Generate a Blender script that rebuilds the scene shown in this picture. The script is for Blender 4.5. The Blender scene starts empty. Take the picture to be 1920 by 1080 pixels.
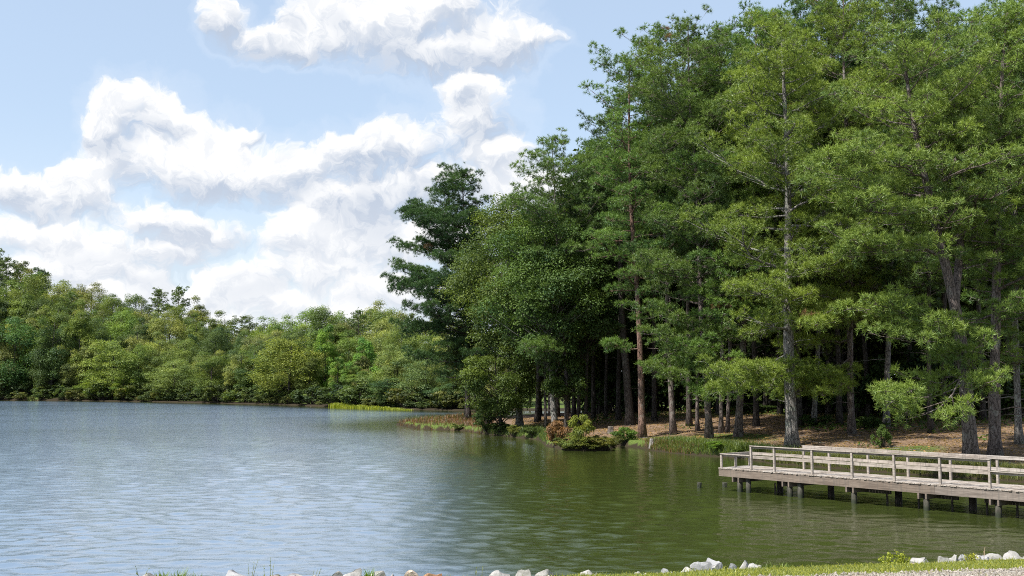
import bpy, math, random
import numpy as np
R_ = math.radians
C = bpy.context.scene
COL = C.collection

# ---------------------------------------------------------------- camera
F = 2059.0; CAMZ = 5.3; PITCH = math.atan(175.0 / F)
cd = bpy.data.cameras.new("camera"); cam = bpy.data.objects.new("camera", cd); COL.objects.link(cam)
cam.location = (0, 0, CAMZ); cam.rotation_euler = (math.pi / 2 + PITCH, 0, 0)
cd.sensor_width = 36; cd.lens = 36 * F / 1920; cd.clip_start = .1; cd.clip_end = 20000
C.camera = cam

# ---------------------------------------------------------------- sun and exposure
SUN = np.array([-.54, -.33, .82]); SUN /= np.linalg.norm(SUN)
sd = bpy.data.lights.new("sun", 'SUN'); sd.energy = 4.9; sd.angle = R_(.53); sd.color = (1, .955, .88)
so = bpy.data.objects.new("sun", sd); COL.objects.link(so)
from mathutils import Vector
so.rotation_euler = Vector(SUN).to_track_quat('Z', 'Y').to_euler()
C.view_settings.view_transform = 'Standard'; C.view_settings.look = 'None'
C.view_settings.exposure = .72; C.view_settings.gamma = 1
C.render.film_transparent = False
C.cycles.max_bounces = 8; C.cycles.diffuse_bounces = 3; C.cycles.glossy_bounces = 3
C.cycles.transmission_bounces = 4; C.cycles.transparent_max_bounces = 8
C.cycles.use_denoising = False; C.cycles.filter_width = 1.0

def ray(px, py):
    u, v = (px - 960) / F, (540 - py) / F
    c, s = math.cos(PITCH), math.sin(PITCH)
    return np.array([u, c - v * s, s + v * c])
def on_z(px, py, z):
    d = ray(px, py); t = (z - CAMZ) / d[2]; return np.array([d[0] * t, d[1] * t, z])
def at_y(px, py, Y):
    d = ray(px, py); t = Y / d[1]; return np.array([d[0] * t, Y, CAMZ + d[2] * t])

# ---------------------------------------------------------------- node helper
class NT:
    def __init__(s, tree): s.t = tree; tree.nodes.clear(); s.k = 0
    def n(s, typ, **kw):
        nd = s.t.nodes.new(typ)
        for a, v in kw.items():
            if a.startswith('i_'):
                key = a[2:]; key = int(key) if key.isdigit() else key.replace('_', ' ')
                s.set(nd.inputs[key], v)
            else: setattr(nd, a, v)
        return nd
    def set(s, inp, v):
        if hasattr(v, 'is_output') or isinstance(v, bpy.types.NodeSocket): s.t.links.new(v, inp)
        else: inp.default_value = v
    def math(s, op, a, b=0.0, c=None, clamp=False):
        nd = s.t.nodes.new('ShaderNodeMath'); nd.operation = op; nd.use_clamp = clamp
        s.set(nd.inputs[0], a); s.set(nd.inputs[1], b)
        if c is not None: s.set(nd.inputs[2], c)
        return nd.outputs[0]
    def vec(s, op, a, b=(0, 0, 0), c=None, out=0):
        nd = s.t.nodes.new('ShaderNodeVectorMath'); nd.operation = op
        s.set(nd.inputs[0], a); s.set(nd.inputs[1], b)
        if c is not None: s.set(nd.inputs[2], c)
        return nd.outputs[out]
    def ramp(s, v, a, b, lo=0.0, hi=1.0, smooth=True):
        nd = s.t.nodes.new('ShaderNodeMapRange'); nd.interpolation_type = 'SMOOTHSTEP' if smooth else 'LINEAR'
        s.set(nd.inputs[0], v); nd.inputs[1].default_value = a; nd.inputs[2].default_value = b
        nd.inputs[3].default_value = lo; nd.inputs[4].default_value = hi
        return nd.outputs[0]
    def mixc(s, f, a, b, blend='MIX'):
        nd = s.t.nodes.new('ShaderNodeMix'); nd.data_type = 'RGBA'; nd.blend_type = blend
        s.set(nd.inputs[0], f); s.set(nd.inputs[6], a); s.set(nd.inputs[7], b)
        return nd.outputs[2]
    def noise(s, vec, scale, detail=4, rough=.5, dist=0.0, out=0):
        nd = s.t.nodes.new('ShaderNodeTexNoise'); s.set(nd.inputs['Vector'], vec)
        nd.inputs['Scale'].default_value = scale; nd.inputs['Detail'].default_value = detail
        nd.inputs['Roughness'].default_value = rough; nd.inputs['Distortion'].default_value = dist
        return nd.outputs[out]
def c4(r, g, b): return (r, g, b, 1)

# ---------------------------------------------------------------- world: Nishita sky with cumulus clouds laid out by direction
w = bpy.data.worlds.new("World"); C.world = w; w.use_nodes = True
T = NT(w.node_tree)
sky = T.n('ShaderNodeTexSky', sky_type='NISHITA'); sky.sun_disc = False
sky.sun_elevation = math.asin(SUN[2]); sky.sun_rotation = math.atan2(SUN[0], SUN[1])
sky.air_density = 1.0; sky.dust_density = 1.4; sky.ozone_density = 1.2; sky.altitude = 100
tc = T.n('ShaderNodeTexCoord').outputs['Generated']
nrm = T.vec('NORMALIZE', tc)
sp = T.n('ShaderNodeSeparateXYZ', i_0=nrm)
az = T.math('ARCTAN2', sp.outputs[0], sp.outputs[1]); el = T.math('ARCSINE', sp.outputs[2])
uv = T.n('ShaderNodeCombineXYZ', i_0=T.math('MULTIPLY', az, 10.0), i_1=T.math('MULTIPLY', el, 10.0)).outputs[0]   # tenths of a radian
def skyuv(px, py):
    d = ray(px, py); d = d / np.linalg.norm(d)
    return 10 * math.atan2(d[0], d[1]), 10 * math.asin(d[2])
BL = [(800,30,170,85),(700,75,110,62),(600,70,60,34),(930,85,115,50),(840,105,130,35),(1010,82,60,22),(640,20,60,50),(430,42,42,48),(500,84,75,34),(560,95,60,38),(600,40,50,40),(545,40,36,34),
 (265,215,95,62),(210,250,55,50),(335,225,40,36),(300,300,115,62),(415,285,80,70),(400,335,170,48),(530,325,120,60),(660,290,85,60),(760,270,95,62),(870,170,62,46),(900,225,90,80),(930,300,85,40),(470,250,26,22),
 (690,365,130,52),(830,340,120,48),(640,390,110,38),
 (60,352,100,40),(150,350,75,52),(120,385,110,34),(90,450,115,46),(180,480,110,40),(300,420,95,38),(380,435,110,34),(330,480,80,36),
 (560,440,85,48),(650,455,110,48),(620,500,140,52),(480,520,95,40),(430,540,80,40),(250,525,90,32),(700,545,110,40),(560,570,150,30),(330,560,120,28),(90,520,140,44),(760,470,60,60),
 (960,350,60,60),(850,450,100,50),(1060,380,120,60),(40,560,110,36),(210,585,120,34),(420,600,120,30),(640,600,110,30),(780,560,80,40),(690,420,70,40)]
# large warp gives the billows
wn = T.n('ShaderNodeTexNoise', i_Scale=1.9, i_Detail=3.0, i_Roughness=.55); T.set(wn.inputs['Vector'], uv)
warp = T.vec('MULTIPLY', T.vec('SUBTRACT', wn.outputs['Color'], (.5, .5, .5)), (.62, .42, 0))
w2 = T.n('ShaderNodeTexNoise', i_Scale=6.5, i_Detail=4.0, i_Roughness=.6); T.set(w2.inputs['Vector'], T.vec('ADD', uv, warp))
puv = T.vec('ADD', T.vec('ADD', uv, warp), T.vec('MULTIPLY', T.vec('SUBTRACT', w2.outputs['Color'], (.5, .5, .5)), (.18, .18, 0)))
KB = 2.5
accw = None; accq = None; pcur = puv
for (px, py, rx, ry) in BL:      # soft union of the cloud heads: weight and weighted local position
    a, e = skyuv(px, py); ra, re = rx * 1.02 / F * 10, ry * 1.02 / F * 10
    q = T.vec('MULTIPLY_ADD', pcur, (1 / ra, 1 / re, 0), (-a / ra, -e / re, 0))
    wgt = T.math('POWER', math.exp(-KB), T.vec('DOT_PRODUCT', q, q, out=1))
    accw = wgt if accw is None else T.math('ADD', accw, wgt)
    accq = T.vec('MULTIPLY', q, wgt) if accq is None else T.vec('MULTIPLY_ADD', q, wgt, accq)
    pcur = T.vec('MULTIPLY_ADD', accq, (1e-7,) * 3, puv)      # keeps the heads evaluated one after another
accw = T.math('MAXIMUM', accw, 1e-12)
f0 = T.math('DIVIDE', T.math('LOGARITHM', accw, math.e), -KB)          # 0 in the heart, 1 on the rim
qv = T.n('ShaderNodeSeparateXYZ', i_0=T.vec('DIVIDE', accq, T.n('ShaderNodeCombineXYZ', i_0=accw, i_1=accw, i_2=1.0).outputs[0]))
height = T.math('ADD', qv.outputs[1], T.math('MULTIPLY', qv.outputs[0], -.22))
n1 = T.noise(puv, 2.3, 9, .65, .15)
n1b = T.noise(T.vec('ADD', puv, (-.05, .10, 0)), 2.3, 9, .65, .15)
n2 = T.noise(uv, .9, 3, .5, .2)
out_az = T.ramp(T.math('ABSOLUTE', az), .50, .62); out_el = T.ramp(el, .40, .50)
outside = T.math('MAXIMUM', out_az, out_el)
g0 = T.noise(uv, .55, 3, .5, .2)
gen = T.ramp(g0, .46, .64, 1.9, .45, smooth=False)
ff = T.n('ShaderNodeMix', data_type='FLOAT'); T.set(ff.inputs[0], outside); T.set(ff.inputs[2], f0); T.set(ff.inputs[3], gen)
ffo = ff.outputs[0]
dens = T.math('SUBTRACT', T.math('ADD', 1.0, T.math('MULTIPLY', T.math('SUBTRACT', n1, .5), 2.8)), ffo)
# crisp on the sunlit crowns, frayed on the undersides
soft = T.ramp(height, -.7, .6, 1.4, .75)
cover = T.math('SMOOTH_MIN', T.math('DIVIDE', T.math('ADD', dens, .08), soft), 1.0, .35, clamp=True)
cover = T.ramp(cover, 0, .92)
veil = T.math('MULTIPLY', T.ramp(dens, -1.1, .0), .16)
low = T.ramp(el, .02, .24, .55, .0)
cover = T.math('MAXIMUM', cover, T.math('MAXIMUM', veil, low))
belly = T.ramp(T.math('ADD', height, T.math('MULTIPLY', T.math('SUBTRACT', n2, .5), 1.3)), .42, -.42)
fine = T.ramp(T.math('SUBTRACT', n1b, n1), -.09, .11)
thick = T.ramp(T.math('MULTIPLY_ADD', belly, .42, dens), .12, .75)
shade = T.math('MULTIPLY', thick, T.math('ADD', T.math('MULTIPLY', belly, .95), T.math('MULTIPLY', T.math('SUBTRACT', fine, .40), .46)), clamp=True)
shade = T.math('MULTIPLY', shade, T.ramp(el, .05, .20, .55, 1.0))
ccol = T.mixc(shade, c4(1.0, 1.0, 1.0), c4(.50, .575, .70))
ccol = T.mixc(T.math('MULTIPLY', T.ramp(dens, .25, -.15), .75), ccol, c4(.80, .88, 1.0))
bg1 = T.n('ShaderNodeBackground', i_Color=T.mixc(.42, sky.outputs[0], c4(5.4, 6.5, 7.8)), i_Strength=.098)
bg2 = T.n('ShaderNodeBackground', i_Color=ccol, i_Strength=.65)
mx = T.n('ShaderNodeMixShader', i_0=cover, i_1=bg1.outputs[0], i_2=bg2.outputs[0])
T.n('ShaderNodeOutputWorld', i_Surface=mx.outputs[0])
w.cycles.sampling_method = 'MANUAL'; w.cycles.sample_map_resolution = 512

# ---------------------------------------------------------------- generic builders
def tag(o, label=None, cat=None, group=None, kind=None):
    if label: o['label'] = label
    if cat: o['category'] = cat
    if group: o['group'] = group
    if kind: o['kind'] = kind
    return o
def empty(name, loc, rz=0.0, sc=1.0):
    o = bpy.data.objects.new(name, None); COL.objects.link(o)
    o.location = tuple(float(v) for v in loc); o.rotation_euler.z = rz; o.scale = (sc,) * 3 if isinstance(sc, (int, float)) else sc
    o.empty_display_size = .2
    return o
def mesh_np(name, V, Fa, smooth=False, attrs=None, mats=()):
    """V (N,3); Fa = list of int arrays (M,k)"""
    V = np.asarray(V, np.float32)
    if not isinstance(Fa, list): Fa = [Fa]
    me = bpy.data.meshes.new(name)
    me.vertices.add(len(V)); me.vertices.foreach_set('co', V.ravel())
    loops = np.concatenate([f.ravel() for f in Fa]).astype(np.int32)
    sizes = np.concatenate([np.full(len(f), f.shape[1], np.int32) for f in Fa])
    me.loops.add(len(loops)); me.loops.foreach_set('vertex_index', loops)
    me.polygons.add(len(sizes))
    starts = np.concatenate([[0], np.cumsum(sizes)[:-1]]).astype(np.int32)
    me.polygons.foreach_set('loop_start', starts); me.polygons.foreach_set('loop_total', sizes)
    me.polygons.foreach_set('use_smooth', np.full(len(sizes), bool(smooth)))
    me.update(calc_edges=True)
    for k, a in (attrs or {}).items():
        at = me.attributes.new(k, 'FLOAT', 'POINT'); at.data.foreach_set('value', np.asarray(a, np.float32))
    for m in mats: me.materials.append(m)
    return me
def link(name, me, parent=None, color=None, loc=None):
    o = bpy.data.objects.new(name, me); COL.objects.link(o)
    if parent is not None: o.parent = parent
    if color is not None: o.color = (*color, 1)
    if loc is not None: o.location = tuple(float(v) for v in loc)
    return o

class Geo:
    """collects tubes / boxes / prisms into one mesh"""
    def __init__(s): s.V = []; s.F4 = []; s.F3 = []; s.n = 0; s.FN = []
    def add(s, V, F4=None, F3=None):
        V = np.asarray(V, float)
        if F4 is not None and len(F4): s.F4.append(np.asarray(F4) + s.n)
        if F3 is not None and len(F3): s.F3.append(np.asarray(F3) + s.n)
        s.V.append(V); s.n += len(V)
    def box(s, c, ax, ay, az_, hx, hy, hz, jit=0):
        c = np.asarray(c, float); ax = np.asarray(ax, float); ay = np.asarray(ay, float); az_ = np.asarray(az_, float)
        P = []
        for i in (-1, 1):
            for j in (-1, 1):
                for k in (-1, 1): P.append(c + ax * hx * i + ay * hy * j + az_ * hz * k)
        P = np.array(P)
        if jit: P = P + np.random.normal(0, jit, P.shape)
        s.add(P, [[0, 1, 3, 2], [4, 6, 7, 5], [0, 4, 5, 1], [2, 3, 7, 6], [0, 2, 6, 4], [1, 5, 7, 3]])
    def tube(s, pts, rad, k=8, cap=True, rough=None):
        pts = np.asarray(pts, float); rad = np.asarray(rad, float); n = len(pts)
        tg = np.gradient(pts, axis=0); tg /= np.linalg.norm(tg, axis=1)[:, None] + 1e-9
        ref = np.array([0, 1., 0]) if abs(tg[0][1]) < .8 else np.array([1., 0, 0])
        a = np.cross(tg, ref); a /= np.linalg.norm(a, axis=1)[:, None] + 1e-9; b = np.cross(tg, a)
        th = np.arange(k) / k * 2 * math.pi
        rr = rad[:, None] * np.ones((n, k))
        if rough is not None: rr = rr * rough
        V = pts[:, None, :] + rr[:, :, None] * (np.cos(th)[None, :, None] * a[:, None, :] + np.sin(th)[None, :, None] * b[:, None, :])
        i = np.arange(n - 1)[:, None] * k; j = np.arange(k)[None, :]; j2 = (j + 1) % k
        Fq = np.stack([i + j, i + j2, i + k + j2, i + k + j], -1).reshape(-1, 4)
        V = V.reshape(-1, 3); F3 = []
        if cap:
            V = np.vstack([V, pts[0], pts[-1]]); m = n * k
            for q in range(k):
                F3.append([m, (q + 1) % k, q]); F3.append([m + 1, (n - 1) * k + q, (n - 1) * k + (q + 1) % k])
        s.add(V, Fq, F3)
    def segs(s, A, B, ra, rb, k=4):
        """many straight tapered prisms at once"""
        A = np.asarray(A, float); B = np.asarray(B, float); n = len(A)
        if n == 0: return
        d = B - A; d /= np.linalg.norm(d, axis=1)[:, None] + 1e-9
        ref = np.where(np.abs(d[:, 2:3]) < .9, np.array([[0, 0, 1.]]), np.array([[1., 0, 0]]))
        a = np.cross(d, ref); a /= np.linalg.norm(a, axis=1)[:, None] + 1e-9; b = np.cross(d, a)
        th = np.arange(k) / k * 2 * math.pi
        ring = np.cos(th)[None, :, None] * a[:, None, :] + np.sin(th)[None, :, None] * b[:, None, :]
        ra = np.broadcast_to(np.asarray(ra, float), (n,)); rb = np.broadcast_to(np.asarray(rb, float), (n,))
        V = np.concatenate([A[:, None] + ring * ra[:, None, None], B[:, None] + ring * rb[:, None, None]], 1)
        base = np.arange(n)[:, None] * 2 * k; j = np.arange(k)[None, :]; j2 = (j + 1) % k
        Fq = np.stack([base + j, base + j2, base + k + j2, base + k + j], -1).reshape(-1, 4)
        s.add(V.reshape(-1, 3), Fq)
    def mesh(s, name, mat, smooth=None, attrs=None):
        Fs = []
        if s.F4: Fs.append(np.vstack(s.F4))
        if s.F3: Fs.append(np.vstack(s.F3))
        return mesh_np(name, np.vstack(s.V), Fs, (not name.startswith(('pier', 'rail', 'cross', 'brace', 'end_'))) if smooth is None else smooth, attrs, (mat,))

# ---------------------------------------------------------------- materials
def mat(name):
    m = bpy.data.materials.new(name); m.use_nodes = True; return m, NT(m.node_tree)
def foliage_mat(name, trans=.32, gloss=.06):
    m, t = mat(name)
    at = t.n('ShaderNodeAttribute', attribute_name='tint').outputs['Fac']
    oi = t.n('ShaderNodeObjectInfo')
    base = oi.outputs['Color']
    # tint 0..1 : darker -> yellower; on needles it paints dark bases and lit tips
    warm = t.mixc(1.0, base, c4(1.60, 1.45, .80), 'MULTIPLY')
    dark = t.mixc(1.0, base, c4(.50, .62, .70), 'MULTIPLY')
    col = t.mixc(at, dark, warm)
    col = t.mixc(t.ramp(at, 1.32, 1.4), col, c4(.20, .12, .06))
    hs = t.n('ShaderNodeHueSaturation', i_Color=col)
    t.set(hs.inputs['Value'], t.ramp(oi.outputs['Random'], 0, 1, .88, 1.12, False)); t.set(hs.inputs['Hue'], t.ramp(oi.outputs['Random'], 0, 1, .492, .508, False))
    col = hs.outputs[0]
    d = t.n('ShaderNodeBsdfDiffuse', i_Color=col)
    tcx = t.mixc(1.0, col, c4(1.3, 1.35, .6), 'MULTIPLY')
    tr = t.n('ShaderNodeBsdfTranslucent', i_Color=tcx)
    g = t.n('ShaderNodeBsdfGlossy', i_Roughness=.45); g.inputs['Color'].default_value = (.8, .85, .9, 1)
    m1 = t.n('ShaderNodeMixShader', i_0=trans, i_1=d.outputs[0], i_2=tr.outputs[0])
    m2 = t.n('ShaderNodeMixShader', i_0=gloss, i_1=m1.outputs[0], i_2=g.outputs[0])
    t.n('ShaderNodeOutputMaterial', i_Surface=m2.outputs[0])
    return m
M_needle = foliage_mat('pine_needles', .25, .022)
M_leaf = foliage_mat('broad_leaves', .34, .014)
M_grass = foliage_mat('grass_blades', .40, .03)

def bark_mat(name, a, b, c):
    m, t = mat(name)
    co = t.n('ShaderNodeTexCoord').outputs['Object']
    st = t.vec('MULTIPLY', co, (1, 1, .28))
    n = t.noise(st, 9, 8, .7, .6); n2 = t.noise(co, 1.3, 3, .6)
    vo = t.n('ShaderNodeTexVoronoi', feature='DISTANCE_TO_EDGE'); t.set(vo.inputs['Vector'], t.vec('ADD', st, t.vec('MULTIPLY', t.n('ShaderNodeTexNoise', i_Vector=st, i_Scale=6.0).outputs['Color'], (.25, .25, .25)))); vo.inputs['Scale'].default_value = 6.5
    crack = t.ramp(vo.outputs['Distance'], .0, .09)
    col = t.mixc(t.ramp(n, .35, .65), a, b)
    col = t.mixc(t.ramp(n2, .52, .68), col, c)
    col = t.mixc(t.math('MULTIPLY', t.math('SUBTRACT', 1, crack), .65), col, c4(.022, .018, .016))
    bs = t.n('ShaderNodeBsdfPrincipled', i_Roughness=.9); t.set(bs.inputs['Base Color'], col)
    bs.inputs['Specular IOR Level'].default_value = .15
    bp = t.n('ShaderNodeBump', i_Strength=.9, i_Distance=.05); t.set(bp.inputs['Height'], t.math('ADD', t.math('MULTIPLY', crack, .8), n))
    t.set(bs.inputs['Normal'], bp.outputs[0])
    t.n('ShaderNodeOutputMaterial', i_Surface=bs.outputs[0]); return m
M_bark = bark_mat('pine_bark', c4(.105, .080, .072), c4(.20, .165, .15), c4(.24, .225, .20))
M_bark_red = bark_mat('red_pine_bark', c4(.13, .078, .058), c4(.21, .135, .105), c4(.20, .17, .15))
M_bark_grey = bark_mat('grey_lichen_bark', c4(.15, .135, .125), c4(.27, .255, .235), c4(.30, .32, .26))
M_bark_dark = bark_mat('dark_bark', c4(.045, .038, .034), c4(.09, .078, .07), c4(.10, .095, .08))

def ground_mat():
    m, t = mat('ground_cover')
    co = t.n('ShaderNodeNewGeometry').outputs['Position']
    A = lambda k: t.n('ShaderNodeAttribute', attribute_name=k).outputs['Fac']
    n = t.noise(co, 1.1, 8, .65); n2 = t.noise(co, .16, 4, .55, .4); n3 = t.noise(co, 14, 4, .7)
    straw = t.mixc(t.ramp(n, .35, .68), c4(.11, .072, .048), c4(.26, .175, .118))
    straw = t.mixc(t.ramp(n3, .45, .7), straw, c4(.19, .14, .10))
    green = t.mixc(t.ramp(n3, .3, .7), c4(.045, .075, .016), c4(.12, .16, .04))
    gm = t.ramp(t.math('ADD', t.math('MULTIPLY', A('green'), .55), t.math('ADD', t.math('MULTIPLY', n2, .75), t.math('MULTIPLY', n, .25))), .62, .80)
    col = t.mixc(gm, straw, green)
    fg = t.mixc(t.ramp(n3, .3, .7), c4(.10, .13, .028), c4(.20, .21, .06))
    col = t.mixc(A('lawn'), col, fg)
    v = t.n('ShaderNodeTexVoronoi', i_Scale=42.0); t.set(v.inputs['Vector'], co)
    grav = t.mixc(t.n('ShaderNodeSeparateColor', i_0=v.outputs['Color']).outputs[0], c4(.17, .15, .125), c4(.36, .34, .31))
    grav = t.mixc(t.ramp(n, .45, .7), grav, c4(.27, .20, .125))
    gk = t.ramp(t.math('ADD', A('gravel'), t.math('MULTIPLY', t.math('SUBTRACT', n3, .5), .8)), .35, .65)
    col = t.mixc(gk, col, grav)
    mud_undercut = t.ramp(A('wet_undercut'), .2, .9)
    col = t.mixc(mud_undercut, col, c4(.035, .028, .018))
    bs = t.n('ShaderNodeBsdfPrincipled', i_Roughness=.95); t.set(bs.inputs['Base Color'], col); bs.inputs['Specular IOR Level'].default_value = .1
    bp = t.n('ShaderNodeBump', i_Strength=.6, i_Distance=.05); t.set(bp.inputs['Height'], t.math('ADD', n, n3)); t.set(bs.inputs['Normal'], bp.outputs[0])
    t.n('ShaderNodeOutputMaterial', i_Surface=bs.outputs[0]); return m
M_ground = ground_mat()

def water_mat():
    m, t = mat('lake_water')
    co = t.n('ShaderNodeNewGeometry').outputs['Position']
    chop = t.n('ShaderNodeAttribute', attribute_name='chop').outputs['Fac']
    g1 = t.noise(t.vec('MULTIPLY', co, (.40, 1.0, 1)), 2.6, 5, .60, .4)
    g2 = t.noise(t.vec('MULTIPLY', co, (.55, 1.0, 1)), .62, 3, .55, .3)
    gust = t.noise(co, .045, 3, .55)
    g3 = t.noise(t.vec('MULTIPLY', co, (.7, 1.0, 1)), 7.5, 3, .6)
    h = t.math('ADD', t.math('ADD', t.math('MULTIPLY', g1, .034), t.math('MULTIPLY', g2, .015)), t.math('MULTIPLY', g3, .004))
    amp = t.math('MULTIPLY', chop, t.ramp(gust, .30, .70, .65, 1.3))
    bp = t.n('ShaderNodeBump', i_Strength=1.0, i_Distance=1.0); t.set(bp.inputs['Height'], t.math('MULTIPLY', h, amp))
    cn = t.noise(co, .06, 3, .5)
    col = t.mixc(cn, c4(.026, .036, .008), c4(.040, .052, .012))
    col = t.mixc(t.ramp(t.n('ShaderNodeAttribute', attribute_name='sky_tint').outputs['Fac'], 0, 1), col, c4(.130, .182, .250))  # sky reflection on open water painted into the base colour as pale blue
    bs = t.n('ShaderNodeBsdfPrincipled', i_Roughness=.05, i_IOR=1.42); t.set(bs.inputs['Base Color'], col)
    t.set(bs.inputs['Normal'], bp.outputs[0])
    t.n('ShaderNodeOutputMaterial', i_Surface=bs.outputs[0]); return m
M_water = water_mat()
WAVE_SLOPE = .105

def wood_mat(name, a, b, dark, axis):
    m, t = mat(name)
    co = t.n('ShaderNodeTexCoord').outputs['Object']
    rot = t.n('ShaderNodeVectorRotate', rotation_type='Z_AXIS', i_Angle=axis); t.set(rot.inputs['Vector'], co)
    st = t.vec('MULTIPLY', rot.outputs[0], (.5, 9, 9))
    n = t.noise(st, 2.4, 6, .65, .8); n2 = t.noise(co, 1.7, 4, .6); isl = t.n('ShaderNodeNewGeometry').outputs['Random Per Island']
    col = t.mixc(t.ramp(n, .3, .7), a, b)
    col = t.mixc(t.ramp(n2, .5, .75, 0, .7), col, dark)
    drip = t.noise(t.vec('MULTIPLY', co, (7, 7, .5)), 1.6, 4, .6)
    col = t.mixc(t.ramp(drip, .48, .70, 0, .55), col, c4(.10, .09, .08))
    hs = t.n('ShaderNodeHueSaturation', i_Color=col); t.set(hs.inputs['Value'], t.ramp(isl, 0, 1, .78, 1.15, False)); t.set(hs.inputs['Saturation'], t.ramp(isl, 0, 1, 1.25, .7, False))
    bs = t.n('ShaderNodeBsdfPrincipled', i_Roughness=.85); t.set(bs.inputs['Base Color'], hs.outputs[0]); bs.inputs['Specular IOR Level'].default_value = .2
    bp = t.n('ShaderNodeBump', i_Strength=.35, i_Distance=.01); t.set(bp.inputs['Height'], n); t.set(bs.inputs['Normal'], bp.outputs[0])
    t.n('ShaderNodeOutputMaterial', i_Surface=bs.outputs[0]); return m

def simple_mat(name, a, b, scale=6, rough=.85, bump=.4):
    m, t = mat(name)
    co = t.n('ShaderNodeTexCoord').outputs['Object']
    n = t.noise(co, scale, 7, .65, .3); n2 = t.noise(co, scale * .3, 3, .5)
    col = t.mixc(t.ramp(t.math('ADD', t.math('MULTIPLY', n, .6), t.math('MULTIPLY', n2, .4)), .36, .64), a, b)
    bs = t.n('ShaderNodeBsdfPrincipled', i_Roughness=rough); t.set(bs.inputs['Base Color'], col); bs.inputs['Specular IOR Level'].default_value = .25
    bp = t.n('ShaderNodeBump', i_Strength=bump, i_Distance=.02); t.set(bp.inputs['Height'], n); t.set(bs.inputs['Normal'], bp.outputs[0])
    t.n('ShaderNodeOutputMaterial', i_Surface=bs.outputs[0]); return m

# ---------------------------------------------------------------- land shape
def wp(px, py): p = on_z(px, py, 0); return (p[0], p[1])
SHORE = [wp(*q) for q in [(747,797),(775,803),(810,806),(868,808),(900,813),(935,817),(975,821),(1010,825),(1028,837),(1060,844),(1100,846),(1140,844),(1158,836),(1190,839),(1230,846),(1290,853),(1340,856),(1385,860)]]
SHORE += [wp(1440,868), wp(1540,877), wp(1620,884), wp(1700,890), wp(1800,896), wp(1920,905)]
BACK = [(60, 52), (120, 50), (400, 60), (400, 150), (160, 230), (90, 203), (40, 180), (12, 168), wp(900, 781), wp(840, 785), wp(790, 790)]
PEN = np.array(SHORE + BACK)
FARSH = [wp(*q) for q in [(-250,749),(0,750.5),(150,751.5),(300,753.5),(460,757.5),(560,760),(620,762.5),(700,765.5),(780,768),(860,770)]]
FAR = np.array([(-1500, 700), (-700, 420)] + FARSH + [(15, 201), (60, 214), (110, 226), (200, 240), (600, 200), (1500, 200), (3500, 3500), (-3500, 3500)])
EDGE = np.array([(-60, 11.0), (-12, 11.75), (-3.9, 11.85), (0, 11.95), (.9, 12.15), (3, 12.6), (6.2, 13.25), (12, 14.6), (60, 24)])

def sdist(P, poly):
    """signed distance, positive inside"""
    n = len(poly); best = np.full(len(P), 1e18); ins = np.zeros(len(P), bool)
    for i in range(n):
        a = poly[i]; b = poly[(i + 1) % n]; ab = b - a
        t = np.clip(((P - a) @ ab) / (ab @ ab + 1e-12), 0, 1)
        q = P - (a + t[:, None] * ab); best = np.minimum(best, (q * q).sum(1))
        c = ((a[1] > P[:, 1]) != (b[1] > P[:, 1]))
        xi = (b[0] - a[0]) * (P[:, 1] - a[1]) / (b[1] - a[1] + 1e-12) + a[0]
        ins ^= c & (P[:, 0] < xi)
    d = np.sqrt(best); return np.where(ins, d, -d)
def wob(P, s, ph=0.0):
    x, y = P[:, 0] * s, P[:, 1] * s
    return (np.sin(x * 1.7 + 1.3 * np.sin(y * .9 + ph)) + np.sin(y * 2.1 + 1.1 * np.sin(x * 1.3 + ph * 2)) + .6 * np.sin(3.7 * x + 2.9 * y + ph)) / 2.6
def edge_s(P):
    ey = np.interp(P[:, 0], EDGE[:, 0], EDGE[:, 1]); return (ey - P[:, 1])
def terrain(P):
    P = np.atleast_2d(np.asarray(P, float))[:, :2]
    dp = sdist(P, PEN) + .25 * wob(P, 1.1) + .12 * wob(P, 3.1, 2)
    zp = np.where(dp > 0, .52 * np.clip(dp / .35, 0, 1) + .068 * np.clip(dp, 0, 34) + .03 * np.clip(dp - 34, 0, 60), dp * .8)
    zp = zp + np.where(dp > 1, .10 * wob(P, .35, 1), 0)
    # the low brown spit at the tip
    spit = np.clip((P[:, 1] - 118) / 14, 0, 1); zp = np.where(dp > 0, np.minimum(zp, .25 + (1 - spit) * 9 + .2 * wob(P, .5)), zp)
    df = sdist(P, FAR) + 1.0 * wob(P, .13) + .4 * wob(P, .6, 3)
    azx = P[:, 0] / np.maximum(P[:, 1], 1)          # bearing
    sl = np.interp(azx, [-.5, -.42, -.36, -.28, -.2, -.1, 0.2], [.36, .34, .25, .15, .08, .07, .05])
    zf = np.where(df > 0, .25 * np.clip(df / .6, 0, 1) + sl * np.clip(df - 3, 0, 80), df * .5)
    s = edge_s(P)
    ze = np.where(s > 0, 3.2 + .125 * np.clip(s, 0, 3.2), 3.2 + .62 * s) + np.where(s > -3, .012 * wob(P, 2.2), 0)
    z = np.maximum(np.maximum(zp, zf), np.maximum(ze, -2.2))
    return z, dp, df, s
def gz(x, y): return float(terrain([[x, y]])[0][0])
def hit(px, py, near=20):
    """where the line of sight meets the land"""
    d = ray(px, py); t = near
    ts = np.arange(near, 420, .25); P = np.outer(ts / d[1], d); P[:, 2] += CAMZ
    z = terrain(P)[0]; k = np.argmax(P[:, 2] <= np.maximum(z, 0))
    return np.array([P[k, 0], P[k, 1], max(z[k], 0)])

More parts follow.
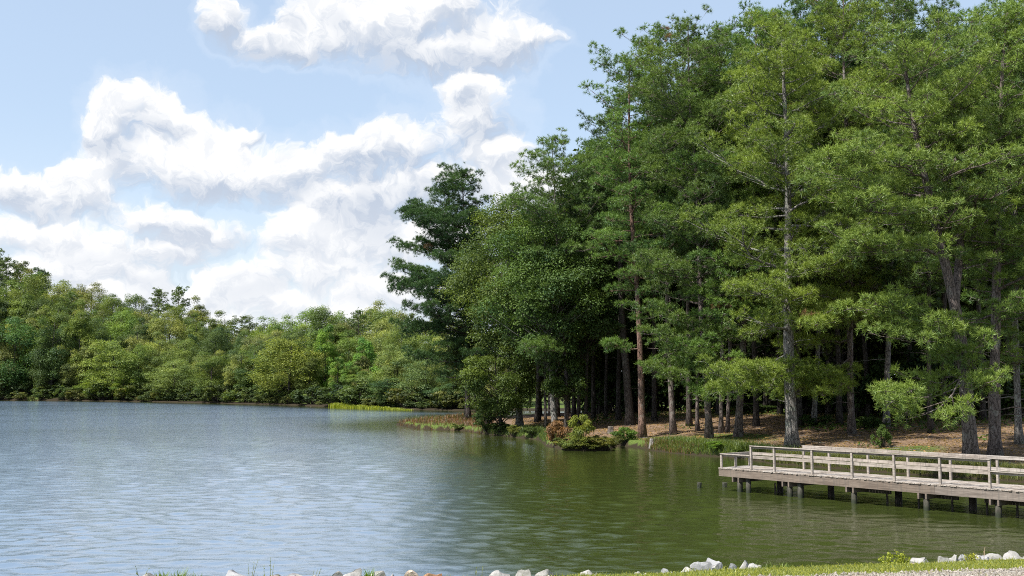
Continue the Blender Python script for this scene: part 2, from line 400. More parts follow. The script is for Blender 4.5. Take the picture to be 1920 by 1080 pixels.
azs = np.unique(np.concatenate([np.linspace(-180, -34, 60), np.linspace(-34, 34, 420), np.linspace(34, 180, 60)[:-1]])) * math.pi / 180
rs = np.concatenate([[0.5], np.geomspace(2.0, 60, 170)[:-1], np.geomspace(60, 92, 150)[:-1], np.geomspace(92, 330, 220)[:-1], np.geomspace(330, 1000, 40)])
nA, nR = len(azs), len(rs)
G = np.stack([np.outer(rs, np.sin(azs)), np.outer(rs, np.cos(azs))], -1).reshape(-1, 2)
i = np.arange(nR - 1)[:, None] * nA; j = np.arange(nA)[None, :]; j2 = (j + 1) % nA
GF = np.stack([i + j, i + j2, i + nA + j2, i + nA + j], -1).reshape(-1, 4)[:, ::-1]
z, dp, df, s = terrain(G)
lawn = (s > -6).astype(float); gravel = np.clip((s - np.interp(G[:, 0], [-4, 1.7, 3, 5, 6.2], [2.0, 1.75, 1.75, 1.85, 1.95])) / .35 + .5, 0, 1) * lawn
greenm = np.clip(1 - dp / 4.5, 0, 1) * (dp > 0) + (np.exp(-((G[:, 0] - 30) / 10) ** 2 - ((G[:, 1] - 118) / 16) ** 2)) + .9 * np.exp(-((G[:, 0] - 16) / 5) ** 2 - ((G[:, 1] - 86) / 4) ** 2) + .8 * np.exp(-((G[:, 0] + .5) / 5) ** 2 - ((G[:, 1] - 108) / 7) ** 2) + .7 * np.exp(-((G[:, 0] - 24) / 5) ** 2 - ((G[:, 1] - 71) / 3) ** 2) + (df > 0) * .6
wet_undercut = ((z < .34) & (s < -4)).astype(float)  # low wet ground; the bank's undercut shade is painted with it too
ground = link('ground', mesh_np('ground', np.column_stack([G, z]), GF, True, dict(lawn=lawn, gravel=gravel, green=greenm, wet_undercut=wet_undercut), (M_ground,)))
tag(ground, 'lake bank land with pine straw, grass and gravel', 'ground', kind='structure')
# water sheet: real waves where the mesh can carry them, finer ripples as bump
azw = np.unique(np.concatenate([np.linspace(-180, -30, 70), np.linspace(-30, 30, 560), np.linspace(30, 180, 70)[:-1]])) * math.pi / 180
rw_ = np.concatenate([np.geomspace(6, 15, 20), np.geomspace(15.1, 330, 860), np.geomspace(335, 995, 40)])
nW, nQ = len(azw), len(rw_)
GW = np.stack([np.outer(rw_, np.sin(azw)), np.outer(rw_, np.cos(azw))], -1).reshape(-1, 2)
i = np.arange(nQ - 1)[:, None] * nW; j = np.arange(nW)[None, :]; j2 = (j + 1) % nW
WF = np.stack([i + j, i + j2, i + nW + j2, i + nW + j], -1).reshape(-1, 4)[:, ::-1]
dpw, dfw = sdist(GW, PEN), sdist(GW, FAR)
chop = .34 + .66 * np.clip(-np.maximum(dpw * .9, dfw) / 24, 0, 1) ** .8
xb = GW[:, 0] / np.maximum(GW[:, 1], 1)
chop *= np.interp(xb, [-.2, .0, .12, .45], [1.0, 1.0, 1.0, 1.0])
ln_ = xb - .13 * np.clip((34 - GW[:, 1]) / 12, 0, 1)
sky_tint = np.clip((.03 - ln_) / .17, 0, 1) ** 1.2 * np.clip((-dfw - 4) / 12, 0, 1) * np.clip((-dpw - 3) / 12, 0, 1)  # where the painted sky blue shows, bounded by viewing bearing
chop *= np.interp(-dfw, [0, 8, 18], [.15, .30, 1.0])
chop *= 1 + .55 * np.exp(-((xb - .10) / .12) ** 2) * np.interp(GW[:, 1], [16, 24, 48, 66], [.8, 1, 1, 0])
chop *= np.interp(GW[:, 1], [15, 45, 110, 180], [.8, 1.0, 2.0, 3.2])      # waves steepened with distance so they reflect more sky
rgw = np.random.default_rng(8); wz = np.zeros(len(GW)); rad_ = np.hypot(GW[:, 0], GW[:, 1]); cell = np.maximum(rad_ * .0036, rad_ * .0019)
front_ = np.abs(np.arctan2(GW[:, 0], GW[:, 1])) < .52
wx, wy = GW[:, 0] + .35 * wob(GW, .25), GW[:, 1] + .35 * wob(GW, .31, 2)
NW_ = 64
for q in range(NW_):
    lam = math.exp(rgw.uniform(math.log(.30), math.log(1.5))); th = math.pi / 2 + .12 + rgw.normal(0, .5); kk = 2 * math.pi / lam
    amp = WAVE_SLOPE * math.sqrt(2 / NW_) / kk
    fade = np.clip((lam / cell - 3.2) / 3, 0, 1) * front_
    wz += amp * fade * np.sin(kk * (wx * math.cos(th) + wy * math.sin(th)) + rgw.uniform(0, 6.28))
patch = 1 + .18 * wob(GW, .07, 5) + .12 * wob(GW, .23, 1)
wz *= chop * patch
water = link('water', mesh_np('water', np.column_stack([GW, wz]), WF, True, dict(chop=chop, sky_tint=sky_tint), (M_water,)))
tag(water, 'rippled lake water, blue in the open and olive green by the wooded bank', 'water', kind='structure')

# ---------------------------------------------------------------- tree generators
def needles(rng, Cn, Ax, n, ln, wd, tint):
    """bursts of needle blades: centres Cn, axes Ax, n blades each"""
    N = len(Cn)
    d = rng.normal(size=(N, n, 3)); d /= np.linalg.norm(d, axis=2)[..., None]
    d = d + Ax[:, None, :] * .75; d[..., 2] += .12; d /= np.linalg.norm(d, axis=2)[..., None]
    L = ln * rng.uniform(.7, 1.15, (N, n, 1))
    r = rng.normal(size=(N, n, 3)); sd_ = np.cross(d, r); sd_ /= np.linalg.norm(sd_, axis=2)[..., None] + 1e-9
    a = Cn[:, None, :] + sd_ * wd * .5 + d * L * .08; b = Cn[:, None, :] - sd_ * wd * .5 + d * L * .08; c = Cn[:, None, :] + d * L
    V = np.stack([a, b, c], 2).reshape(-1, 3)
    Ff = np.arange(len(V)).reshape(-1, 3)
    tt = np.clip(np.repeat(np.minimum(tint, 2), n * 3) + np.tile([-.28, -.28, .28], N * n), 0, 2.4)  # blade bases darkened, tips brightened: inner shade and lit tips painted in
    return V, Ff, tt

def stem_path(pts, n=26):
    pts = np.asarray(pts, float); t = np.concatenate([[0], np.cumsum(np.linalg.norm(np.diff(pts, axis=0), axis=1))]); t /= t[-1]
    u = np.linspace(0, 1, n)
    P = np.stack([np.interp(u, t, pts[:, k]) for k in range(3)], 1)
    for _ in range(2):
        P[1:-1] = .25 * P[:-2] + .5 * P[1:-1] + .25 * P[2:]
    return P

def grow_limb(rng, base, d, L, rise, hook, r0, wood, tufts, dens=1.0, limbtint=.5):
    """one pine limb: d horizontal unit dir; rounded puffs of needle bursts sit along and at the end of it"""
    n = 7; s = np.linspace(0, 1, n)
    side = np.array([-d[1], d[0], 0]); bend = rng.normal(0, .12) * L
    P = base + np.outer(s * L, d) + np.outer(s * (1 - s) * 4 * bend, side)
    P[:, 2] += L * (rise * s + hook * s * s) + rng.normal(0, .03, n) * L * .5
    r = r0 * (1 - .85 * s)
    wood.append((P[:-1], P[1:], r[:-1], r[1:]))
    m = max(2, int(L / .66)); sj = np.clip(np.linspace(.32 if L > 2 else .5, 1, m) + rng.normal(0, .03, m), .3, 1)
    for k in range(m):
        sa = max(.12, sj[k] - .22); A = np.array([np.interp(sa, s, P[:, q]) for q in range(3)]); Bc = np.array([np.interp(sj[k], s, P[:, q]) for q in range(3)])
        lat = 0 if sj[k] > .97 else (1 if k % 2 else -1) * rng.uniform(.10, .30) * L
        c = Bc + side * lat * .9 + np.array([0, 0, rng.uniform(-.10, .32)])
        rp = float(np.clip((.36 + .085 * L) * rng.uniform(.65, 1.3), .36, .95))
        mid = (A + c) / 2 + np.array([0, 0, -.05]); wood.append((np.array([A, mid]), np.array([mid, c]), np.array([r0 * .32 + .006, r0 * .22 + .006]), np.array([r0 * .22 + .006, .008])))
        nt = max(8, int(48 * rp * rp * dens))
        u = rng.normal(size=(nt, 3)); u /= np.linalg.norm(u, axis=1)[:, None]; u[:, 2] = np.where(rng.random(nt) < .62, np.abs(u[:, 2]), u[:, 2])
        pos = c + u * rp * np.array([1.0, 1.0, .76]) * rng.uniform(.45, 1.0, (nt, 1))
        kt = min(nt, 7); wood.append((np.repeat(c[None], kt, 0), pos[:kt], np.full(kt, .012), np.full(kt, .005)))
        ax = u + rng.normal(0, .25, (nt, 3)) + np.array([0, 0, .35]); ax /= np.linalg.norm(ax, axis=1)[:, None]
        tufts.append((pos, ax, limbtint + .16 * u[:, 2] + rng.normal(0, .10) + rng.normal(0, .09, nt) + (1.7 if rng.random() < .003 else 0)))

def pine(name, seed, stems, R, r0, nb=15, ln=.34, wd=.036, dens=1.0, bias=None, extra=(), stubs=7, bark=M_bark, spacing=.42, tb=.5, flare=1.55, up=.12):
    """stems: list of (points, crown_base_z, radius_scale). returns (wood mesh, crown mesh)"""
    rng = np.random.default_rng(seed); g = Geo(); wood = []; tufts = []
    for si, (pts, cb, rsn) in enumerate(stems):
        P = stem_path(pts); n = len(P); H = P[-1, 2]; Lz = P[:, 2] - P[0, 2]; tt = Lz / max(Lz[-1], .1)
        wig = .012 * Lz[-1]; ph = rng.uniform(0, 6.28)
        P[:, 0] += wig * np.sin(tt * 6 + ph) * tt * (1 - tt) * 2; P[:, 1] += wig * np.cos(tt * 5 + ph) * tt * (1 - tt) * 2
        rad = r0 * rsn * (1 - tt * .93) ** .82
        if si == 0: rad = rad * (1 + (flare - 1) * np.exp(-Lz / .5))
        P2 = P.copy(); 
        if si == 0: P2[0, 2] -= .25
        k = 12; rough = 1 + .05 * rng.normal(size=(n, k))
        g.tube(P2, rad, k, True, rough)
        zz = cb; azm = rng.uniform(0, 6.28)
        while zz < H - .25:
            tq = (zz - cb) / (H - cb)
            prof = (1 - tq ** 3.2) ** .62 * (.60 + .40 * min(1, tq * 3.0))
            L = R * 1.0 * rsn ** .5 * prof * rng.choice([.5, .75, .95, 1.1]) * rng.uniform(.85, 1.1)
            azm += 2.4 + rng.normal(0, .35); d = np.array([math.cos(azm), math.sin(azm), 0])
            if bias is not None: L *= 1 + bias[2] * (d[0] * bias[0] + d[1] * bias[1])
            L = max(L, .55)
            b = np.array([np.interp(zz, P[:, 2], P[:, q]) for q in range(3)])
            rb = np.interp(zz, P[:, 2], rad)
            rise = up + .30 * tq ** 1.3 + rng.normal(0, .20); hook = .10 + rng.normal(0, .06)
            if tq < .25: rise -= .14
            grow_limb(rng, b, d, L, rise, hook, min(rb * .42, .018 * L + .02), wood, tufts, dens, tb + rng.normal(0, .10) + .10 * tq)
            zz += spacing * rng.uniform(.5, 1.5) * (1 - .30 * tq)
        top = P[-1]; tn = 60
        c = top + rng.normal(0, .42, (tn, 3)) + np.array([0, 0, -.35]); a = rng.normal(0, .5, (tn, 3)) + np.array([0, 0, 1]); a /= np.linalg.norm(a, axis=1)[:, None]
        tufts.append((c, a, np.full(tn, tb + .15)))
        if si == 0:
            for _ in range(stubs):       # bare dead limbs under the crown
                z0 = rng.uniform(.25 * cb, cb); am = rng.uniform(0, 6.28); L = rng.uniform(.5, 2.6)
                b = np.array([np.interp(z0, P[:, 2], P[:, q]) for q in range(3)]); d = np.array([math.cos(am), math.sin(am), 0])
                s_ = np.linspace(0, 1, 5); Q = b + np.outer(s_ * L, d); Q[:, 2] += L * (rng.uniform(-.1, .4) * s_ - rng.uniform(0, .35) * s_ * s_) + rng.normal(0, .04, 5)
                wood.append((Q[:-1], Q[1:], np.linspace(.045, .02, 4), np.linspace(.04, .008, 4)))
    for (b, e, r) in extra:              # named heavy low limbs: base point, end point (local)
        b = np.array(b, float); e = np.array(e, float); v = e - b; L = float(np.hypot(v[0], v[1])); d = np.array([v[0], v[1], 0]) / L
        grow_limb(rng, b, d, L, v[2] / L - .10, .10, r, wood, tufts, 1.1 * dens, tb + .05)
        for q in range(3):
            f = rng.uniform(.35, .9); am = math.atan2(d[1], d[0]) + rng.uniform(-1, 1); dd = np.array([math.cos(am), math.sin(am), 0])
            bb = b + v * f; bb[2] = b[2] + v[2] * f
            grow_limb(rng, bb, dd, L * rng.uniform(.35, .6), rng.uniform(-.1, .3), .1, r * .5, wood, tufts, 1.3 * dens, tb + .05)
    for A, B, ra, rb in wood: g.segs(A, B, ra, rb, 5)
    Cn = np.vstack([t[0] for t in tufts]); Ax = np.vstack([t[1] for t in tufts]); Tn = np.concatenate([t[2] for t in tufts])
    V, Ff, tt = needles(rng, Cn, Ax, nb, ln, wd, Tn)
    return g.mesh(name + '_trunk', bark), mesh_np(name + '_crown', V, Ff, False, dict(tint=tt), (M_needle,))

def leaves(rng, Pn, Nn, size, tint):
    n = len(Pn); Nn = Nn / (np.linalg.norm(Nn, axis=1)[:, None] + 1e-9)
    r = rng.normal(size=(n, 3)); a = np.cross(Nn, r); a /= np.linalg.norm(a, axis=1)[:, None] + 1e-9; b = np.cross(Nn, a)
    sz = size * rng.uniform(.6, 1.25, (n, 1))
    V = np.stack([Pn - a * sz * .5, Pn - b * sz * .30 + Nn * sz * .06, Pn + a * sz * .5, Pn + b * sz * .30 + Nn * sz * .06], 1).reshape(-1, 3)
    return V, np.arange(len(V)).reshape(-1, 4), np.repeat(np.clip(tint, 0, 1), 4)

def broadleaf(name, seed, H, R, cb, ncl, nleaf, leaf, r0=.3, bark=M_bark_dark, lean=(0, 0), cone=0.0, flat=.62, trunk=True, cl=(.20, .38), droop=0.0):
    rng = np.random.default_rng(seed); g = Geo()
    cz = cb + (H - cb) * .46
    d = rng.normal(size=(ncl, 3)); d /= np.linalg.norm(d, axis=1)[:, None]
    rf = rng.uniform(.30, 1, ncl) ** .5
    hz = np.where(d[:, 2] > 0, (H - cz), (cz - cb))
    tz = d[:, 2] * rf
    wid = R * (1 - cone * np.clip(tz, -1, 1)) * (1 + .16 * np.sin(3 * np.arctan2(d[:, 1], d[:, 0]) + seed) + rng.normal(0, .10, ncl))
    c = np.stack([d[:, 0] * rf * wid * .86, d[:, 1] * rf * wid * .86, cz + tz * hz * .90], 1)
    c[:, 0] += lean[0] * (c[:, 2] / H); c[:, 1] += lean[1] * (c[:, 2] / H)
    rc = R * rng.uniform(cl[0], cl[1], ncl) * (1.08 - .35 * np.abs(tz))
    per = rng.multinomial(nleaf, (rc ** 2) / (rc ** 2).sum())
    idx = np.repeat(np.arange(ncl), per); n = len(idx)
    u = rng.normal(size=(n, 3)); u /= np.linalg.norm(u, axis=1)[:, None]; u[:, 2] = np.where(rng.random(n) < .6, np.abs(u[:, 2]), u[:, 2])
    rr = rng.uniform(.25, 1.12, n) ** .6
    lump = 1 + .22 * np.sin(u[:, 0] * 7 + idx) * np.sin(u[:, 1] * 6 + idx * 1.7)
    off = u * (rr * rc[idx] * lump)[:, None] * np.array([1, 1, flat])
    off[:, 2] -= droop * (off[:, 0] ** 2 + off[:, 1] ** 2) / rc[idx]
    Pn = c[idx] + off
    Nn = u * .8 + rng.normal(0, .45, (n, 3)) + np.array([0, 0, .45])
    ct = rng.normal(.42, .16, ncl)
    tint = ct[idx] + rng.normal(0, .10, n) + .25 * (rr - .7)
    V, Ff, tt = leaves(rng, Pn, Nn, leaf, tint)
    crown = mesh_np(name + '_crown', V, Ff, False, dict(tint=tt), (M_leaf,))
    if not trunk:
        # short woody stems
        A = np.zeros((ncl, 3)); A[:, :2] = rng.normal(0, .04 * R, (ncl, 2)); A[:, 2] = -.05
        g.segs(A, c, .015 + .01 * R, .006, 4)
        return g.mesh(name + '_stem', bark), crown
    tp = np.array([[0, 0, 0], [lean[0] * .3, lean[1] * .3, H * .33], [lean[0] * .7, lean[1] * .7, H * .66], [lean[0] * .95, lean[1] * .95, H * .80]])
    P = stem_path(tp, 18); tt_ = P[:, 2] / P[-1, 2]; P[:, 0] += .018 * H * np.sin(tt_ * 5 + seed) * tt_; P[:, 1] += .015 * H * np.cos(tt_ * 4 + seed) * tt_
    rad = r0 * (1 - .9 * tt_) ** .8 * (1 + .5 * np.exp(-P[:, 2] / .5)); P[0, 2] -= .3
    g.tube(P, rad, 10, True, 1 + .05 * rng.normal(size=(len(P), 10)))
    zb = np.clip(c[:, 2] - rc * rng.uniform(.6, 1.5, ncl) - .25 * np.hypot(c[:, 0], c[:, 1]), cb * .55, H * .9)
    B = np.stack([np.interp(zb, P[:, 2], P[:, k]) for k in range(3)], 1)
    mid = (B + c) / 2; mid[:, 2] += .12 * np.linalg.norm(c - B, axis=1) * rng.uniform(-.6, 1, ncl)
    rb = .16 * np.interp(zb, P[:, 2], rad) + .022
    g.segs(B, mid, rb, rb * .6, 5); g.segs(mid, c, rb * .6, .012, 4)
    return g.mesh(name + '_trunk', bark), crown

def plant_tree(name, meshes, loc, label, cat, group=None, color=(.07, .1, .03), rz=0.0, sc=1.0, parts=('trunk', 'crown')):
    root = empty(name, loc, rz, sc); tag(root, label, cat, group)
    link(parts[0], meshes[0], root); link(parts[1], meshes[1], root, color)
    return root

# ---------------------------------------------------------------- the pines on the wooded point
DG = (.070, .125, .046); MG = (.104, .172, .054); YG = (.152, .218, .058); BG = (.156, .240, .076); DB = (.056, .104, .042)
def stem_to(base, spec, Y=None):
    """list of (px, py) -> local points relative to base, in the plane of the tree"""
    out = [np.zeros(3)]
    for q in spec:
        p = at_y(q[0], q[1], base[1] + (q[2] if len(q) > 2 else 0)); out.append(p - base)
    return out
#  base px,py | stem px,py... | crown base py | R | r0 | colour | bark | label
PINES = [
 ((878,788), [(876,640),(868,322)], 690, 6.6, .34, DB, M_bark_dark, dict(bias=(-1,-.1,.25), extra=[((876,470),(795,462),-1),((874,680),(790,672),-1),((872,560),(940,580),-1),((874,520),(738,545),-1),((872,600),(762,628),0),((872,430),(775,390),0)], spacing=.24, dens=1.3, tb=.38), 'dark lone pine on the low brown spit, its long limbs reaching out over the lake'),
 ((1024,803), [(1022,760),(1016,520),(1010,430)], 640, 4.0, .14, DG, M_bark_dark, {}, 'slim pine between the leaning broadleaf tree and the twin trunks'),
 ((1062,806), [(1060,700),(1045,420),(1034,262)], 600, 5.8, .20, MG, M_bark, dict(bias=(-.6,-.8,.2), extra=[((1055,560),(985,560),-4),((1058,640),(1005,665),-4)]), 'grey pine whose top stands alone at the low left shoulder of the pine wood'),
 ((1084,800), [(1086,700),(1100,480),(1105,300)], 560, 5.4, .20, DB, M_bark_dark, dict(extra=[((1090,600),(1140,640),-4),((1095,520),(1010,470),-3),((1095,640),(1020,700),-3)]), 'blue green pine with dark drooping limbs behind the shoreline bushes'),
 ((1136,785), [(1137,700),(1136,480),(1128,270)], 500, 4.8, .17, DG, M_bark_dark, {}, 'thin straight pine standing on the brown slope beside the stout black trunk'),
 ((1182,797), [(1176,690),(1164,560),(1150,215)], 560, 5.6, .40, DG, M_bark_dark, {}, 'pine with a stout almost black trunk behind the reddish bare one'),
 ((1205,821), [(1200,700),(1191,540),(1184,400),(1180,112)], 540, 5.0, .30, MG, M_bark_red, dict(bias=(1,0,.15), stubs=2, extra=[((1196,655),(1140,648),-1)]), 'pine with a smooth reddish trunk and two bare crooked stubs, near the pale stump'),
 ((1262,815), [(1259,680),(1249,490),(1241,380),(1238,58)], 470, 6.2, .26, MG, M_bark, dict(stubs=5, extra=[((1255,560),(1205,600),-4),((1258,620),(1240,700),-4)]), 'tall pine in the middle of the brown slope, its trunk curving slightly left'),
 ((1308,808), [(1308,640),(1312,420),(1310,150)], 520, 5.0, .15, DG, M_bark, {}, 'thin pale pine trunk between two thicker pines on the slope'),
 ((1330,821), [(1322,640),(1307,380),(1290,200),(1290,42)], 560, 6.4, .27, MG, M_bark, dict(extra=[((1322,600),(1250,640),-4),((1318,520),(1235,505),-4),((1324,650),(1275,720),-5),((1326,620),(1390,640),-4)]), 'leaning pine that makes the high left peak of the pine wood'),
 ((1352,812), [(1353,640),(1350,420),(1350,60)], 600, 5.4, .18, DG, M_bark, {}, 'slim left pine of the close pair of trunks'),
 ((1364,811), [(1366,640),(1372,420),(1385,80)], 560, 5.0, .16, DG, M_bark, {}, 'slim right pine of the close pair of trunks'),
 ((1384,819), [(1390,640),(1396,545),(1408,300),(1420,24)], 620, 6.4, .30, MG, M_bark, dict(extra=[((1390,610),(1300,680),-4),((1392,560),(1330,600),-4),((1388,660),(1310,745),-5),((1392,590),(1450,600),-4)], tb=.55), 'pine with a thick straight trunk next to the close pair'),
 ((1435,772), [(1436,600),(1440,300),(1450,60)], 560, 5.4, .22, DG, M_bark_dark, {}, 'dark narrow pine set back on the green ground cover'),
 ((1486,838), [(1480,640),(1475,500),(1472,220),(1465,40)], 620, 6.6, .42, YG, M_bark_grey, dict(stubs=9, tb=.6, extra=[((1478,660),(1370,740),-5),((1478,560),(1400,545),-4),((1476,700),(1395,735),-3),((1478,600),(1545,610),-5),((1477,520),(1540,500),-5)]), 'big pine with the broad grey trunk rising behind the end of the pier'),
 ((1500,800), [(1497,600),(1497,380),(1502,8)], 420, 5.6, .26, DG, M_bark_dark, {}, 'dark pine hidden close behind the broad grey trunk'),
 ((1525,797), [(1532,640),(1540,400),(1540,10)], 520, 5.6, .22, MG, M_bark_grey, {}, 'lichen pale pine just right of the broad grey trunk'),
 ((1597,813), [(1594,640),(1588,400),(1584,180),(1582,-50)], 620, 6.2, .26, YG, M_bark, dict(tb=.6, extra=[((1596,670),(1480,745),-6),((1592,520),(1500,505),-5),((1596,700),(1530,735),-5),((1592,600),(1660,590),-5),((1594,560),(1520,600),-6),((1590,430),(1530,400),-5)]), 'straight pine whose bright lowest limb sweeps left in front of its neighbours'),
 ((1662,800), [(1665,640),(1672,370),(1676,40),(1680,-70)], 560, 5.8, .24, MG, M_bark_grey, {}, 'very tall pine with a thin grey trunk right of the bright sweeping limb'),
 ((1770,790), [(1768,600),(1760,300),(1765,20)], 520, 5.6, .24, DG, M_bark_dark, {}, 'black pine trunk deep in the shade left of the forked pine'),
 ((1866,858), [(1866,640),(1864,500),(1872,300),(1880,140),(1888,22)], 640, 5.0, .36, BG, M_bark, dict(stubs=8, extra=[((1866,640),(1795,690),-3),((1868,560),(1915,590),-3)]), 'straight thick pine standing between the forked pine and the pale slim one'),
 ((1910,832), [(1908,640),(1902,400),(1915,60),(1920,-30)], 600, 5.2, .22, MG, M_bark_grey, dict(stubs=8), 'pale slim pine with lichen, last trunk of the row before the photo ends'),
 ((1745,812), [(1742,640),(1735,360),(1740,90)], 560, 5.4, .18, DG, M_bark_dark, {}, 'thin dark pine behind the hanging branch above the pier'),
 ((1955,845), [(1955,600),(1950,300),(1945,-40)], 640, 5.6, .30, BG, M_bark, {}, 'pine whose limbs enter the picture from beyond its right edge'),
]
for n_, (bq, spec, cbp, R, r0, colr, bark, kw, lab) in enumerate(PINES):
    base = hit(*bq)
    st = stem_to(base, spec); cbz = at_y(960, cbp + 15, base[1])[2] - base[2]
    kw = dict(kw); ex = []
    for (p0, p1, dy) in kw.pop('extra', []):
        a = at_y(p0[0], p0[1], base[1]) - base; e = at_y(p1[0], p1[1], base[1] + dy) - base; ex.append((a, e, .07))
    small = base[1] > 100
    ms = pine('pine', 100 + n_, [(st, cbz, 1.0)], R, r0, extra=ex, bark=bark, **kw)
    plant_tree('pine_tree', ms, base, lab, 'pine tree', 'tall pines on the wooded point', colr)
# the forked pine
base = hit(1822, 868)
s0 = stem_to(base, [(1815,760),(1806,650),(1790,578),(1745,400),(1712,230),(1692,82)])
s1 = [stem_to(base, [(1790,585)])[1]] + stem_to(base, [(1800,480,1),(1808,290,1.5),(1800,150,2)])[1:]
cbz = at_y(960, 470, base[1])[2] - base[2]
ex = [(at_y(a[0], a[1], base[1]) - base, at_y(b[0], b[1], base[1] + dy) - base, .09) for a, b, dy in [((1812,672),(1700,790),-4),((1796,600),(1650,585),-3),((1800,620),(1690,640),-4),((1762,470),(1600,470),-4),((1735,370),(1560,290),-4),((1745,400),(1600,390),-4),((1806,680),(1860,740),-3)]]
ms = pine('forked_pine', 77, [(s0, cbz, 1.0), (s1, at_y(960, 500, base[1])[2] - base[2], .62)], 5.6, .42, extra=ex, bark=M_bark, tb=.62, spacing=.36)
plant_tree('pine_tree', ms, base, 'forked pine by the pier, with the palest green crown and a low hanging branch', 'pine tree', 'tall pines on the wooded point', BG)

# ---------------------------------------------------------------- broadleaf trees of the point
def bl(px, py, toppy, R, cbpy, ncl, nl, leaf, colr, lab, seed, grp='broadleaf trees of the wooded point', dY=0, **kw):
    base = hit(px, py); base[1] += dY
    if dY: base[2] = gz(base[0], base[1])
    H = at_y(px, toppy, base[1])[2] - base[2]; cb = max(at_y(px, cbpy, base[1])[2] - base[2], .3)
    ms = broadleaf('broadleaf', seed, H, R, cb, ncl, nl, leaf, **kw)
    return plant_tree('broadleaf_tree', ms, base, lab, 'broadleaf tree', grp, colr)
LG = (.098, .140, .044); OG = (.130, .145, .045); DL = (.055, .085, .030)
bl(975,800,352,6.2,700,150,52000,.24,LG,'big golden green broadleaf tree leaning over the bank between the spit pine and the pines',301,r0=.36,lean=(-1.5,-1),bark=M_bark_grey)
bl(1040,803,372,6.0,700,140,48000,.22,(.082,.128,.042),'large mid green leafy tree leaning left from the bank behind the headland bushes',312,r0=.32,dY=-1,lean=(-1.2,-1.5),bark=M_bark_grey)
bl(1105,806,470,4.2,690,80,24000,.22,(.070,.115,.042),'shaded green leafy tree between the headland bushes and the thin pine',313,r0=.2,dY=4)
bl(1010,794,345,5.0,640,90,26000,.24,LG,'broadleaf tree with a yellowish top just behind the big golden green one',302,r0=.3,dY=4)
bl(893,788,600,3.4,738,60,20000,.2,OG,'low bushy broadleaf tree with rusty leaf tips around the foot of the spit pine',303,r0=.14,dY=3,lean=(-1.2,-1.0))
bl(940,806,640,4.0,795,70,24000,.20,(.075,.105,.030),'young broadleaf tree whose lowest leaves touch the water of the bank',304,r0=.18,lean=(-.8,-2))
bl(872,786,430,3.4,660,45,11000,.24,LG,'narrow pale broadleaf crown tucked into the spit pine',305,r0=.2,dY=2.5,lean=(.8,0))
bl(1060,806,660,2.6,760,40,12000,.2,(.055,.095,.028),'small round leafy tree in front of the twin dark trunks',306,r0=.12,dY=-1)
bl(1130,780,560,3.6,730,50,14000,.22,(.050,.082,.026),'shaded understorey tree between the thin pine and the black trunk',307,r0=.14,dY=4)
bl(1240,775,600,3.4,735,40,11000,.22,(.10,.13,.03),'light green understorey tree behind the red trunked pine',308,r0=.12,dY=3)

PLM = [(1066, 'the grey low shoulder pine'), (1100, 'the dark drooping pine'), (1136, 'the thin straight pine'), (1182, 'the stout black trunk'), (1205, 'the reddish trunk'), (1262, 'the left curving pine'), (1308, 'the thin pale trunk'), (1335, 'the leaning pine'), (1358, 'the close pair'), (1388, 'the thick slope pine'), (1435, 'the narrow set back pine'), (1486, 'the broad grey trunk'), (1525, 'the lichen pale pine'), (1597, 'the bright sweeping limb'), (1662, 'the thin grey trunk'), (1745, 'the hanging branch'), (1800, 'the forked pine'), (1866, 'the straight thick pine'), (1910, 'the pale slim pine'), (1960, 'the right edge pine')]
def near_lm(px, table):
    q = min(table, key=lambda t: abs(t[0] - px)); dx = px - q[0]
    return q[1], ('straight' if abs(dx) < 9 else ('left of' if dx < 0 else 'right of'))
def side(px, table, verb='behind'):
    l, sd_ = near_lm(px, table)
    return f'{verb} {l}' if sd_ == 'straight' else f'{verb} and {sd_} {l}'
DEPTH = ['nearest', 'second nearest', 'middle', 'farther', 'far', 'farthest', 'farther hidden', 'last']
# background wood: copies of a few dark prototypes
protoB = [broadleaf('wood', 400 + k, 24, 5.4, .6 + .5 * k, 110, 13000, .46, r0=.24, cone=.0) for k in range(4)]
rng = np.random.default_rng(5)
cnt = 0
for row, (Yr, zz) in enumerate([(112, 0), (121, 0), (131, 0), (142, 0), (154, 0), (168, 0), (178, 0), (186, 0)]):
    px = 1085 + row * 9
    while px < 2010:
        Y = Yr + rng.uniform(-4, 4); 
        if px > 1480: Y -= 14 * min(1, (px - 1480) / 260)
        X = (px - 960) / F * Y
        d = sdist(np.array([[X, Y]]), PEN)[0]
        if d > 4 and not (px < 1330 and Y < 131):
            topy = np.interp(px, [1085, 1150, 1250, 1400, 1600, 1800, 1880, 2000], [330, 240, 130, 75, 50, 60, 30, 40]) + rng.uniform(0, 70)
            H = at_y(px, topy, Y)[2] - gz(X, Y); sc = H / 24
            k = rng.integers(4)
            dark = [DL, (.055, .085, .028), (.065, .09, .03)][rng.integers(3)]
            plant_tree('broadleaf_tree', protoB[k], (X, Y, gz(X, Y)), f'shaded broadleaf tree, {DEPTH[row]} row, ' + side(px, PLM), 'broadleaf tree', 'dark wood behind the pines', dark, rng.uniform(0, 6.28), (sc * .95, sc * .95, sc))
            cnt += 1
        px += rng.uniform(.8, 1.25) * 6.4 / Y * F

for (px, Y, ty) in ((1012,128,372),(1045,124,350),(1075,120,330),(1100,134,300),(1030,146,380),(1065,150,350),(1130,150,300),(1120,126,280)):
    X = (px - 960) / F * Y; z0 = gz(X, Y); H = at_y(px, ty, Y)[2] - z0
    plant_tree('broadleaf_tree', protoB[px % 4], (X, Y, z0), f'shaded {"tall" if ty < 320 else "low"} {"far" if Y > 130 else "near"} broadleaf tree ' + side(px, [(1010, 'the slim pine')] + PLM), 'broadleaf tree', 'dark wood behind the pines', (.07, .10, .036), px * .7, (H / 26, H / 26, H / 24))
